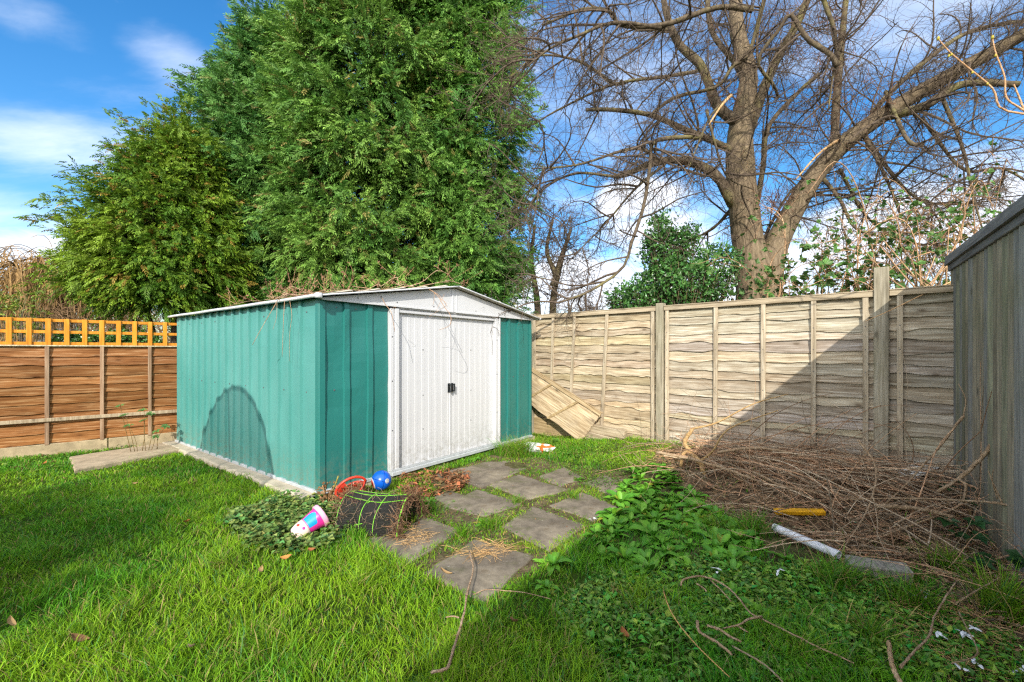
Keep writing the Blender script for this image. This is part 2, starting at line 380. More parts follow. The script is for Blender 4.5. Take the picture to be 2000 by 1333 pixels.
    M['pvc'] = flat('white_corrugated_pipe', (.66, .68, .72), .5, .4, .12, 12, 0, (.35, .34, .30))
    M['bag'] = flat('white_plastic_bag', (.66, .68, .66), .35, .5, .12, 14, .2, (.40, .42, .38))
    M['orange'] = flat('orange_print', (.72, .14, .02), .5, .4, .1)
    M['feath'] = flat('white_feather', (.72, .74, .78), .8, .2, .1)
    M['brick'] = flat('render_wall', (.62, .60, .56), .9, .1, .1, 3)
    M['tile'] = flat('slate_roof', (.10, .10, .11), .8, .2, .25, 9)
    M['glass'] = flat('window_glass', (.05, .07, .09), .08, .6, .1)
mats()

# ------------------------------------------------------------------ plan of the garden
SH0 = np.array([-1.695, 3.85]); SF = np.array([.603, .798]); SF = SF/np.linalg.norm(SF); SW = np.array([-SF[1], SF[0]])
SHL, SHD = 3.25, 3.74                                     # shed front, shed depth
RZ_SHED = math.atan2(SF[1], SF[0])
SLABS = [  # corners in the photograph, measured on the ground
    ([(858, 929), (962, 899), (1046, 905), (946, 952)], "weathered stone slab lying right along the shed door sill"),
    ([(957, 949), (1014, 930), (1102, 958), (1032, 976)], "grey paving slab with a brown leaf smear, second out from the shed door"),
    ([(870, 990), (932, 961), (1014, 987), (946, 1010)], "grey paving slab between the net bin and the grassy joint"),
    ([(984, 1030), (1042, 994), (1140, 1028), (1070, 1076)], "large pale grey slab beside the dense green weeds"),
    ([(708, 1062), (820, 1014), (894, 1042), (790, 1104)], "dusty slab with straw on it in front of the net bin"),
    ([(836, 1122), (928, 1062), (1034, 1090), (946, 1178)], "white-spotted slab at the lawn end of the paving"),
    ([(1078, 989), (1138, 964), (1208, 994), (1158, 1018)], "dark soil-covered slab edge under the tall weeds"),
    ([(1056, 932), (1102, 914), (1140, 936), (1094, 950)], "small broken slab half buried in brown litter"),
    ([(848, 973), (878, 960), (914, 972), (872, 987)], "sliver of grey slab half covered by dead leaves beside the blue ball"),
    ([(1140, 945), (1186, 926), (1236, 944), (1190, 968)], "pale buried slab next to the clover bank"),
]
SLABW = [np.array([G(*p)[:2] for p in c]) for c, _ in SLABS]
def inpoly(x, y, poly):
    r = np.zeros(x.shape, bool); n = len(poly); j = n-1
    for i in range(n):
        xi, yi = poly[i]; xj, yj = poly[j]
        r ^= ((yi > y) != (yj > y)) & (x < (xj-xi)*(y-yi)/(yj-yi+1e-12)+xi); j = i
    return r
def shrink(poly, k): c = poly.mean(0); return c+(poly-c)*k
PATH = np.array([G(*p)[:2] for p in [(835, 935), (960, 890), (1060, 895), (1245, 935), (1250, 985), (1170, 1040), (1060, 1100), (945, 1185), (700, 1062), (810, 1005), (850, 960)]])
BRUSH = np.array([G(*p)[:2] for p in [(1285, 885), (1500, 875), (1700, 900), (1880, 940), (1985, 1110), (2040, 1260), (1950, 1260), (1800, 1120), (1640, 1100), (1500, 1035), (1400, 1000), (1330, 940), (1275, 905)]])
def inshed(x, y, m=0.0):
    u = (x-SH0[0])*SF[0]+(y-SH0[1])*SF[1]; v = (x-SH0[0])*SW[0]+(y-SH0[1])*SW[1]
    return (u > -m) & (u < SHL+m) & (v > -m) & (v < SHD+m)
def fence_d(x, y): return -((x-F0[0])*FN[0]+(y-F0[1])*FN[1])
RC = np.array([3.84, 3.78]); RE = np.array([-.584, -.812]); RN = np.array([.812, -.584])
LC = np.array([-6.1, 5.2]); LE = np.array([.767, .642]); LN = np.array([-.642, .767])
def in_garden(x, y):
    return (fence_d(x, y) > 0.03) & (((x-RC[0])*RN[0]+(y-RC[1])*RN[1]) < -.03) & (((x-LC[0])*LN[0]+(y-LC[1])*LN[1]) < -.05)
def vnoise(x, y, s, seed=0):
    """cheap value noise, -1..1"""
    r = R_(seed); T = r.uniform(-1, 1, (64, 64)); X = x*s+13.7; Y = y*s+7.3
    i = np.floor(X).astype(int); j = np.floor(Y).astype(int); fx = X-i; fy = Y-j; fx = fx*fx*(3-2*fx); fy = fy*fy*(3-2*fy)
    a = T[i % 64, j % 64]; b = T[(i+1) % 64, j % 64]; c = T[i % 64, (j+1) % 64]; d = T[(i+1) % 64, (j+1) % 64]
    return (a*(1-fx)+b*fx)*(1-fy)+(c*(1-fx)+d*fx)*fy

def build_ground():
    fx = np.arange(-8, 5.6, .045); fy = np.arange(-1.0, 10.5, .045)
    far = np.array([12, 17, 25, 40, 70, 130, 300, 700, 1600, 3500.])
    xs = np.concatenate([-8-far[::-1], fx, 5.6+far]); ys = np.concatenate([-1-far[::-1], fy, 10.5+far])
    X, Y = np.meshgrid(xs, ys, indexing='ij'); Z = gz(X, Y)
    Z = np.where((np.abs(X) > 20) | (np.abs(Y) > 25), -.02, Z)
    br = inpoly(X, Y, BRUSH); pa = inpoly(X, Y, PATH)
    Z = Z+np.where(br, .035*vnoise(X, Y, 6, 3)+.02*vnoise(X, Y, 15, 4), 0)+.006*vnoise(X, Y, 9, 5)
    grassy = np.where(br, .05, np.where(pa, .38+.3*vnoise(X, Y, 4, 8), 1.0)); grassy = np.where((X > .8) & ~br & ~pa, .55, grassy)
    V = np.stack([X, Y, Z], -1).reshape(-1, 3); nx, ny = X.shape
    i = np.arange(nx-1)[:, None]*ny+np.arange(ny-1)[None]
    F = np.stack([i, i+ny, i+ny+1, i+1], -1).reshape(-1, 4)
    c = np.zeros((len(V), 3)); c[:, 0] = np.clip(grassy.ravel(), 0, 1)
    tag(link_mesh('ground', V, [F], MAT['ground'], None, c, True), kind='structure')
build_ground()

def leafset(base, d, n, L, W, fold=.18, droop=.0):
    """folded leaf: 5 verts, 4 tris each"""
    d = nrm(d); s = nrm(np.cross(d, n)); u = np.cross(s, d); L = L[:, None]; W = W[:, None]
    b = base; m = base+d*L*.45-u*W*fold; l = base+d*L*.42+s*W*.5+u*W*fold; r = base+d*L*.42-s*W*.5+u*W*fold; t = base+d*L-u*L*droop
    V = np.stack([b, r, m, l, t], 1).reshape(-1, 3)
    k = np.arange(len(base))[:, None]*5
    F = np.concatenate([k+np.array([0, 1, 2]), k+np.array([0, 2, 3]), k+np.array([2, 1, 4]), k+np.array([3, 2, 4])])
    return V, F

# ------------------------------------------------------------------ the shed
def ribbed(mb, length, z0, z1, ribs, rw, rd, outer, axis, col=(1, 1, 1), th=.008, dent=0.0, seed=0, start=0.0):
    """sheet with raised ribs; axis 0: runs along x facing -y, axis 1: runs along y facing -x"""
    pr = [(start, 0.0)]
    for r in ribs:
        pr += [(r-rw/2-rd*.22, 0), (r-rw/2, rd), (r+rw/2, rd), (r+rw/2+rd*.22, 0)]
    pr.append((length, 0.0)); pr = np.array(pr); extra = []
    for a, b in zip(pr[:-1], pr[1:]):
        extra.append(a)
        k = int((b[0]-a[0])/.06)
        for q in range(1, k): extra.append(a+(b-a)*q/k)
    extra.append(pr[-1]); pr = np.array(extra)
    zs = np.linspace(z0, z1, 22); n = len(pr); m = len(zs)
    S = np.repeat(pr[:, :1], m, 1); D = np.repeat(pr[:, 1:], m, 1); Z = np.repeat(zs[None], n, 0)
    D = D+dent*vnoise(S, Z, 3.1, seed)+dent*.5*vnoise(S, Z, 7, seed+1)
    for sgn in (1,):
        V = np.zeros((n, m, 3)); V[..., axis] = S; V[..., 1-axis] = outer-D; V[..., 2] = Z
        i = np.arange(n-1)[:, None]*m+np.arange(m-1)[None]
        F = np.stack([i, i+m, i+m+1, i+1], -1).reshape(-1, 4)
        if axis == 1: F = F[:, ::-1]
        mb.add(V, F, col)
        V2 = V.copy(); V2[..., 1-axis] += th; mb.add(V2, F[:, ::-1], col)
def dots(mb, pts, ax, r=.007, mi=1):
    for p in pts:
        a = np.array(p, float); lo = a-r; hi = a+r; lo[ax] = a[ax]-r*.5; hi[ax] = a[ax]+r*.3
        mb.box(lo, hi, mi=mi, bev=r*.5)
def build_shed():
    t = thing('metal_shed', 'teal and white metal garden shed with low gable roof standing on a concrete base', 'shed', (SH0[0], SH0[1], 0), RZ_SHED)
    zb, ze, zr = .055, 1.78, 2.045; xl = SHL; hx = SHL/2
    b = MB(); ribs = np.arange(.32, SHD-.05, .215); ribbed(b, SHD, zb, ze-.01, ribs, .040, .022, 0.0, 1, dent=.005, seed=2, start=.035)
    dots(b, [(-.001, y, .93) for y in np.arange(.22, SHD, .43)], 0); dots(b, [(-.001, y, 1.66) for y in np.arange(.22, SHD, .43)], 0)
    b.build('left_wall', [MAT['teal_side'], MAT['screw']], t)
    b = MB(); ribbed(b, .722, zb, 1.775, [.255, .505], .052, .022, 0.0, 0, dent=.009, seed=5, start=.045)
    dots(b, [(.14, -.002, .95), (.33, -.002, .95), (.44, -.002, .95), (.62, -.002, .95), (.16, -.002, 1.70), (.36, -.002, 1.70)], 1)
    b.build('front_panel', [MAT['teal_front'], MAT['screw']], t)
    b = MB(); ribbed(b, xl-.03, zb, 1.765, [2.72, 2.96], .052, .022, 0.0, 0, dent=.004, seed=8, start=2.502)
    dots(b, [(2.6, -.002, .95), (2.84, -.002, .95), (3.08, -.002, .95)], 1)
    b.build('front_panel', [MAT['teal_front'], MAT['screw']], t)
    b = MB(); b.box((xl-.008, 0, zb), (xl, SHD, ze-.01)); b.build('right_wall', [MAT['teal_side']], t)
    b = MB(); b.box((0, SHD-.008, zb), (xl, SHD, ze-.01)); b.prism([(0, ze-.01), (xl, ze-.01), (hx, zr-.03)], SHD-.008, SHD, 1); b.build('rear_wall', [MAT['teal_side']], t)
    # corner trims
    for x0, x1, nm in ((-.014, .045, 0), (xl-.03, xl+.014, 1)):
        b = MB(); b.box((x0, -.022, zb), (x1, -.004, 1.77), bev=.004)
        xs = (x0, x0+.016) if nm == 0 else (x1-.016, x1)
        b.box((xs[0], -.0035, zb), (xs[1], .05, 1.77), bev=.003)
        b.build('corner_trim', [MAT['teal_front']], t)
    # base rail and door sill
    b = MB(); b.box((-.02, -.035, .042), (.72, .02, .075), bev=.004); b.box((.725, -.075, .042), (2.5, .03, .085), bev=.006); b.box((.725, -.060, .0855), (2.5, -.048, .105), bev=.002); b.box((2.505, -.035, .042), (xl+.02, .02, .075), bev=.004)
    b.box((-.024, .025, .042), (.01, SHD, .072), bev=.004)
    b.build('base_rail', [MAT['zinc']], t)
    # door frame
    for x0, x1 in ((.725, .835), (2.405, 2.50)):
        b = MB(); b.box((x0, -.040, .086), (x0+.046, .03, 1.742), bev=.005); b.box((x0+.049, -.034, .086), (x0+.060, .03, 1.742), bev=.002); b.box((x0+.063, -.046, .086), (x1, .03, 1.742), bev=.005)
        dots(b, [(x0+.024, -.041, z) for z in (.5, 1.0, 1.45)], 1)
        b.build('door_post', [MAT['white'], MAT['screw']], t)
    b = MB(); b.box((.838, -.030, 1.700), (2.402, .03, 1.738), bev=.005); b.box((.838, -.040, 1.7405), (2.402, .03, 1.757), bev=.004)
    b.build('head_rail', [MAT['white']], t)
    # sliding doors
    for k, (x0, x1) in enumerate(((.838, 1.618), (1.624, 2.402))):
        b = MB(); yf = .012 if k == 0 else .020
        n = 8; wv = (x1-x0)/n; pr = []
        for q in range(n):
            a = x0+q*wv; pr += [(a, 0), (a+wv*.50, .000), (a+wv*.53, .0022), (a+wv*.95, .0022), (a+wv*.98, .000)]
        pr.append((x1, 0)); pr = np.array(pr); zs = np.linspace(.0875, 1.699, 14)
        S = np.repeat(pr[:, :1], 14, 1); D = np.repeat(pr[:, 1:], 14, 1); Z = np.repeat(zs[None], len(pr), 0); D = D+.004*vnoise(S, Z, 2.3, 20+k)
        V = np.stack([S, yf-D, Z], -1); i = np.arange(len(pr)-1)[:, None]*14+np.arange(13)[None]
        F = np.stack([i, i+14, i+15, i+1], -1).reshape(-1, 4); b.add(V, F); V2 = V.copy(); V2[..., 1] = yf+.012; b.add(V2, F[:, ::-1])
        e = x1-.012 if k == 0 else x0
        b.box((e, yf-.009, .0875), (e+.012, yf+.008, 1.699), bev=.002)
        dots(b, [(x0+.46*(x1-x0), yf-.006, z) for z in (.45, .82, 1.32)], 1, .006)
        d = b.build('door', [MAT['white'], MAT['screw']], t)
        h = MB(); hx0 = x1-.050 if k == 0 else x0+.004
        h.box((hx0, yf-.014, .822), (hx0+.042, yf-.0065, .928), bev=.003)
        h.box((hx0+.012, yf-.044, .905), (hx0+.030, yf-.0145, .920), bev=.003); h.box((hx0+.012, yf-.044, .830), (hx0+.030, yf-.0145, .845), bev=.003)
        h.box((hx0+.010, yf-.055, .827), (hx0+.032, yf-.0445, .923), bev=.004)
        h.build('handle', [MAT['black']], d)
    # gable
    def roofz(x): return ze+.004+(zr-ze)*(1-abs(x-hx)/hx)
    b = MB(); b.prism([(-.01, 1.757), (.05, 1.757), (hx, 1.758), (xl-.05, 1.757), (xl+.01, 1.757), (xl+.01, roofz(xl)-.010), (hx, roofz(hx)-.012), (-.01, roofz(0)-.010)], -.052, -.030, 1)
    b.box((-.01, -.060, 1.752), (hx-.02, -.0525, 1.775), bev=.003); b.box((hx+.02, -.060, 1.752), (xl+.01, -.0525, 1.775), bev=.003)
    b.box((hx-.045, -.0605, 1.760), (hx-.020, -.0527, 2.03), bev=.003); b.box((hx+.022, -.0605, 1.760), (hx+.040, -.0527, 2.03), bev=.003)
    dots(b, [(x, -.053, 1.80) for x in (.35, .8, 1.3, 2.0, 2.45, 2.95)], 1)
    b.build('gable', [MAT['greyw'], MAT['screw']], t)
    # roof
    b = MB(); y0, y1 = -.13, SHD+.06
    for sg in (-1, 1):
        xe = hx+sg*(hx+.075); zl = roofz(0)-.005; xs = np.linspace(hx, xe, 9); zt = zr+.012+(zl-zr)*np.linspace(0, 1, 9)
        ys = np.linspace(y0, y1, 30); X, Yy = np.meshgrid(xs, ys, indexing='ij'); Zt = np.repeat(zt[:, None], 30, 1)+.007*vnoise(X, Yy, 1.7, 9)*np.linspace(0, 1, 9)[:, None]
        i = np.arange(8)[:, None]*30+np.arange(29)[None]; F = np.stack([i, i+30, i+31, i+1], -1).reshape(-1, 4)
        b.add(np.stack([X, Yy, Zt], -1), F); b.add(np.stack([X, Yy, Zt-.010], -1), F[:, ::-1])
        for q in range(5):
            x_ = hx+sg*(hx)*(q+.6)/5.4; z_ = zr+.012+(zl-zr)*abs(x_-hx)/(hx+.075)
            b.box((x_-.02, y0+.02, z_+.009), (x_+.02, y1-.02, z_+.020), bev=.004)
    b.build('roof', [MAT['roof']], t, True)
    e = MB(); zl = roofz(0)-.005
    for sg in (-1, 1):
        xe = hx+sg*(hx+.078); n = 30; ys = np.linspace(y0-.012, y1, n); zz = zl+.005*vnoise(ys*0+xe, ys, 1.7, 9)
        e.tube(np.stack([ys*0+xe, ys, zz], -1), .016, 6)
        fr = np.stack([np.linspace(hx+sg*.001, xe, 14), np.full(14, y0-.004), np.linspace(zr+.010, zl, 14)], -1); e.tube(fr, .008, 6)
    e.box((-.105, y0-.022, zl-.024), (-.055, y0+.03, zl+.020), bev=.006)
    e.build('roof_edge', [MAT['white']], t, True)
    return t
build_shed()
def build_base():
    b = MB(); V = []
    n = 40; ys = np.linspace(-.02, SHD+.1, n); r = R_(4)
    xo = -.145+.012*r.normal(size=n)
    for k in range(n): V += [(xo[k]-.01, ys[k], -.06), (xo[k], ys[k], .034), (xo[k]+.02, ys[k], .044), (.12, ys[k], .044)]
    i = np.arange(n-1)[:, None]*4+np.arange(3)[None]
    b.add(V, np.stack([i, i+4, i+5, i+1], -1).reshape(-1, 4))
    b.box((.121, -.02, -.06), (SHL+.1, SHD+.1, .043))
    o = b.build('concrete_plinth', [MAT['conc_pale']]); o.location = (*SH0, 0); o.rotation_euler = (0, 0, RZ_SHED)
    tag(o, 'rough pale concrete base showing as a strip under the shed side wall', 'concrete plinth')
build_base()

# ------------------------------------------------------------------ fences
def lap(mb, x0, x1, z0, z1, pitch, wav, seed, tint, yb=0.0, skip=()):
    """overlapping waney boards facing -y"""
    r = R_(seed); nx = max(8, int((x1-x0)/.035)); xs = np.linspace(x0, x1, nx); nb = int(round((z1-z0)/pitch)); pit = (z1-z0)/nb
    jit = r.normal(0, .012, nb)
    for k in range(nb):
        zb = z0+k*pit+(jit[k] if k else 0); zt = min(z0+(k+1)*pit+.045, z1)
        if k in skip: zb += .035
        wv = vnoise(xs, xs*0+k*3.3, 5.5, seed+k)*wav+vnoise(xs, xs*0+k*1.3, 14, seed+k+50)*wav*.35
        bul = .005*vnoise(xs, xs*0+k, 6, seed+90+k)
        rows = []
        for (f, y) in ((0, yb-.006), (0, yb-.024), (.25, yb-.017), (.6, yb-.009), (1, yb-.001)):
            z = zb+wv+(zt-zb)*f if f < .9 else xs*0+zt
            rows.append(np.stack([xs, y-bul*(1-f), z], -1))
        V = np.stack(rows, 1); m = 5
        i = np.arange(nx-1)[:, None]*m+np.arange(m-1)[None]; F = np.stack([i, i+m, i+m+1, i+1], -1).reshape(-1, 4)
        c = np.array(tint)*r.uniform(.70, 1.14)*np.array([1+r.normal(0, .02), 1, 1+r.normal(0, .05)])
        mb.add(V, F, c)
    mb.box((x0, yb+.004, z0), (x1, yb+.010, z1-.01), col=np.array(tint)*.8)
def build_back_fence():
    t = thing('lap_fence', 'weathered pale waney-lap fence with three bays behind the cut branches', 'fence', (F0[0], F0[1], 0), math.atan2(FE[1], FE[0]))
    S = 2.13; ztop = 1.86
    fx = lambda a: float(gz(F0[0]+FE[0]*a-FN[0]*.05, F0[1]+FE[1]*a-FN[1]*.05))
    bays = [(-4.2, -2.18, .05, 21), (-2.08, -.05, .05, 22), (.05, S-.05, .11, 23), (S+.052, 2*S-.046, .12, 24), (2*S+.066, 4.79, .10, 25)]
    for k, (a, b_, z0, sd) in enumerate(bays):
        m = MB(); tint = ((1.05, .98, .84), (1.0, .98, .94))[0 if k == 2 else 1]
        if k < 2: tint = (.9, .8, .7)
        if k == 4: tint = (.92, .92, .88)
        lap(m, a, b_, z0, ztop-.035, .108, .021 if k == 2 else .017, sd, tint, 0, (3,) if k == 3 else ())
        m.build('fence_boards', [MAT['lapwood']], t)
        r = MB(); r.box((a, -.050, ztop-.045), (b_, -.024, ztop+.004), bev=.003); r.box((a-.002, -.052, ztop+.006), (b_+.002, .020, ztop+.018), bev=.003)
        r.build('top_rail', [MAT['toprail']], t)
    # battens: (x top, x bottom, z bottom)
    bat = [(.07, .07, .35), (.44, .40, .62), (.83, .76, .50), (1.37, 1.28, .17), (2.03, 2.03, .10),
           (2.22, 2.22, .12), (2.80, 2.79, .12), (3.29, 3.285, .12), (3.745, 3.74, .12), (4.155, 4.155, .12), (4.40, 4.40, .12)]
    rr = R_(61)
    for a, b_, z0 in bat:
        m = MB(); w_ = .021
        prof = [(-w_, -.045), (w_, -.045), (w_, -.0225), (-w_, -.0225)]
        V = []
        for z, x in ((z0, b_), (ztop-.048, a)):
            V += [(x+p[0], p[1], z) for p in prof]
        m.add(V, np.array([[0, 1, 5, 4], [1, 2, 6, 5], [2, 3, 7, 6], [3, 0, 4, 7], [0, 3, 2, 1], [4, 5, 6, 7]]), np.ones(3)*rr.uniform(.9, 1.1))
        for z in np.arange(z0+.1, ztop-.1, .22):
            x = b_+(a-b_)*(z-z0)/(ztop-z0); m.box((x-.004, -.0475, z-.004), (x+.004, -.0452, z+.004), mi=1)
        m.build('batten', [MAT['batten'], MAT['screw']], t)
    for a, w_, zt in ((-2.13, .05, 1.9), (0, .045, 1.90), (S, .048, 1.91), (2*S+.01, .055, 2.085)):
        m = MB(); m.box((a-w_, -.066, fx(a)-.05), (a+w_, .03, zt), bev=.006); m.build('post', [MAT['post']], t)
    m = MB(); m.box((.06, -.046, .0), (1.32, -.024, .265), bev=.004, col=(1.05, .95, .75)); m.build('gravel_board', [MAT['toprail']], t)
    m = MB(); m.box((1.2, -.068, .04), (2.05, -.030, .175), bev=.004, col=(1.0, .95, .75)); m.build('gravel_board', [MAT['toprail']], t)
build_back_fence()
def on_back(a, d, z): return np.array([F0[0]+FE[0]*a-FN[0]*d, F0[1]+FE[1]*a-FN[1]*d, z])
def build_timber():
    m = MB(); m.box((-.26, -.045, -.055), (.26, .045, .055), bev=.006); o = m.build('timber_offcut', [MAT['toprail']])
    p = on_back(1.46, .16, .225); o.location = p; o.rotation_euler = (0, math.radians(3), math.atan2(FE[1], FE[0])); tag(o, 'short greenish timber block on top of the board at the foot of the fence', 'timber')
    m = MB(); m.box((-.5, -.05, -.08), (.5, .05, .07), bev=.006); o = m.build('timber_sleeper', [MAT['toprail']])
    o.location = on_back(1.42, .18, .10); o.rotation_euler = (0, math.radians(5), math.atan2(FE[1], FE[0])); tag(o, 'low timber sleeper lying against the fence foot under the short block', 'timber')
build_timber()
def build_gate():
    ang = math.radians(-23.5)
    t = thing('broken_panel', 'broken fence panel leaning on its side between the shed and the lap fence', 'fence panel', on_back(1.375, .17, .455), 0)
    t.rotation_mode = 'XYZ'
    Rm = Matrix.Rotation(math.atan2(FE[1], FE[0]), 4, 'Z') @ Matrix.Rotation(math.radians(-13), 4, 'X') @ Matrix.Rotation(-ang, 4, 'Y')
    t.rotation_euler = Rm.to_euler()
    r = R_(77); b = MB(); H = .46
    for k in range(5):
        zt = -.045-k*.088; zb = zt-.092; n = 50; xs = np.linspace(-1.55, -.015-(.01+.012*k), n)
        wv = .012*vnoise(xs, xs*0+k*2.1, 5, 40+k); wt = .012*vnoise(xs, xs*0+(k-1)*2.1, 5, 39+k)
        y = -.004*k
        V = np.stack([np.stack([xs, xs*0+y-.014, zt+wt-.004], -1), np.stack([xs, xs*0+y-.018, zb+wv], -1), np.stack([xs, xs*0+y, zb+wv], -1), np.stack([xs, xs*0+y, zt+wt-.004], -1)], 1)
        i = np.arange(n-1)[:, None]*4; F = np.concatenate([np.stack([i+a, i+4+a, i+4+(a+1) % 4, i+(a+1) % 4], -1).reshape(-1, 4) for a in range(4)])
        b.add(V, F, np.array([1.12, 1.0, .80])*r.uniform(.85, 1.12))
    b.build('board', [MAT['lapwood']], t)
    f = MB(); f.box((-1.55, -.036, -.045), (0, -.019, .004), bev=.003, col=(1.1, 1, .85)); f.box((-1.55, -.040, .005), (.01, .004, .016), bev=.003, col=(1.1, 1, .85)); f.build('top_rail', [MAT['toprail']], t)
    for x, x2 in ((-.42, -.50), (-.98, -1.05)):
        m = MB(); V = []
        for z, xx in ((-.50, x2-.25), (-.047, x)):
            V += [(xx-.02, -.040, z), (xx+.02, -.040, z), (xx+.02, -.0215, z), (xx-.02, -.0215, z)]
        m.add(V, np.array([[0, 1, 5, 4], [1, 2, 6, 5], [2, 3, 7, 6], [3, 0, 4, 7], [0, 3, 2, 1], [4, 5, 6, 7]]), (.95, .85, .65)); m.build('batten', [MAT['toprail']], t)
build_gate()
def build_right_fence():
    t = thing('closeboard_fence', 'tall grey vertical closeboard fence with dark capping in the shade', 'fence', (RC[0], RC[1], 0), math.atan2(RE[1], RE[0]))
    r = R_(31); b = MB(); x = -.05; W = .098
    while x < 8.6:
        wd = W*r.uniform(.93, 1.07); y0 = r.normal(0, .0025); zb = -.10
        c = np.array([1, 1, 1])*r.uniform(.72, 1.12); h = r.uniform(); c = c*(np.array([.94, 1.0, 1.08]) if h < .35 else np.array([1.06, 1.0, .86]) if h < .75 else np.array([.98, 1.04, .84]))
        n = 14; zs = np.linspace(zb, 2.005, n); wob = .003*vnoise(zs, zs*0+x*9, 1.5, 6)
        # thick edge laps over the thin edge of the next board
        prof = [(x-.006, -.026), (x+.004, -.027), (x+wd*.55, -.017), (x+wd+.006, -.007), (x+wd+.006, -.003), (x-.006, -.010)]
        V = np.array([[(p[0]+wob[k], p[1]+y0+wob[k]*.6, zs[k]) for p in prof] for k in range(n)]); m = 6
        i = np.arange(n-1)[:, None]*m; F = np.concatenate([np.stack([i+a, i+(a+1) % m, i+m+(a+1) % m, i+m+a], -1).reshape(-1, 4) for a in range(m)])
        b.add(V, F, c); x += wd
    b.build('fence_boards', [MAT['feather']], t)
    m = MB(); m.box((-.09, -.040, 2.007), (8.6, .03, 2.060), bev=.004, col=(1, 1, 1.02)); m.build('fascia', [MAT['cap']], t)
    m = MB(); m.prism([(-.060, 2.063), (.055, 2.063), (.055, 2.118), (-.052, 2.140)], -.11, 8.62, 0, col=(1.15, 1.15, 1.15)); m.build('capping', [MAT['cap']], t)
    for x in (0.02, 1.95, 3.9, 5.85):
        m = MB(); m.box((x-.05, .035, -.1), (x+.05, .135, 2.0), bev=.006); m.build('post', [MAT['post']], t)
    m = MB()
    for z in (.35, 1.05, 1.7): m.box((-.05, .006, z), (8.6, .034, z+.07), bev=.004)
    m.build('arris_rail', [MAT['post']], t)
build_right_fence()
def build_left_fence():
    t = thing('trellis_fence', 'brown stained fence with bright orange square trellis on top, left of the shed', 'fence', (LC[0], LC[1], 0), math.atan2(LE[1], LE[0]))
    X0, X1 = -2.6, 1.85; zt = 1.372
    m = MB(); lap(m, X0, X1, .155, zt-.01, .118, .010, 44, (1, 1, 1)); m.build('fence_boards', [MAT['brownlap']], t)
    m = MB(); m.box((X0, -.045, zt-.008), (X1, .025, zt+.008), bev=.003, col=(1.15, 1.2, 1.1)); m.build('top_rail', [MAT['batten']], t)
    for x in list(np.arange(.398-.49*6, .3, .49))+[.398, .897, 1.381]:
        m = MB(); m.box((x-.020, -.047, .14), (x+.020, -.0235, zt-.010), bev=.003, col=np.ones(3)*(.9+.2*math.sin(x*9)**2)); m.build('batten', [MAT['brownbat']], t)
    m = MB(); m.box((X0, -.070, .43), (X1-.1, -.0485, .475), bev=.004, col=(.85, .8, .75)); m.build('mid_rail', [MAT['batten']], t)
    m = MB(); m.box((X0, -.040, -.08), (.95, .020, .150), bev=.006, col=(1, 1, .9)); m.box((.96, -.038, -.08), (X1, .020, .150), bev=.006, col=(1, 1, .9)); m.build('gravel_board', [MAT['conc']], t)
    tr = MB(); r = R_(12)
    zs = (1.400, 1.545, 1.690)
    for z in zs: tr.box((X0, -.004, z-.019), (X1, .014, z+.019), bev=.003, col=np.ones(3)*r.uniform(.88, 1.0))
    tr.build('trellis_rail', [MAT['trellis']], t)
    for x in np.arange(.08-.163*15, X1-.02, .163):
        v = MB(); v.box((x-.0245, -.0235, 1.381), (x+.0245, -.0045, 1.712), bev=.003, col=np.ones(3)*r.uniform(.92, 1.12)); v.build('trellis_slat', [MAT['trellis']], t)
build_left_fence()
def build_plank():
    cs = [G(*p, .03) for p in ((136, 894), (322, 866), (352, 880), (146, 920))]
    b = MB(); top = np.array(cs); lo = top.copy(); lo[:, 2] -= .09
    n = 12; pts = []
    for a, bb in ((0, 1), (1, 2), (2, 3), (3, 0)): pts += [top[a]+(top[bb]-top[a])*k/n for k in range(n)]
    pts = np.array(pts); r = R_(3); c = pts.mean(0); pts[:, :2] += r.normal(0, .004, (len(pts), 2)); N = len(pts)
    inner = c+(pts-c)*.985; inner[:, 2] += .012; low = pts.copy(); low[:, 2] -= .1
    V = np.concatenate([low, pts, inner]); j = np.arange(N); j2 = (j+1) % N
    b.add(V, np.concatenate([np.stack([j, j2, N+j2, N+j], -1), np.stack([N+j, N+j2, 2*N+j2, 2*N+j], -1)])); b.ng.append(([2*N+int(k) for k in j], 0))
    tag(b.build('concrete_slab', [MAT['conc']]), 'long flat sandy concrete slab lying on the lawn between the trellis fence and shed corner', 'concrete slab', None, 'thing')
build_plank()
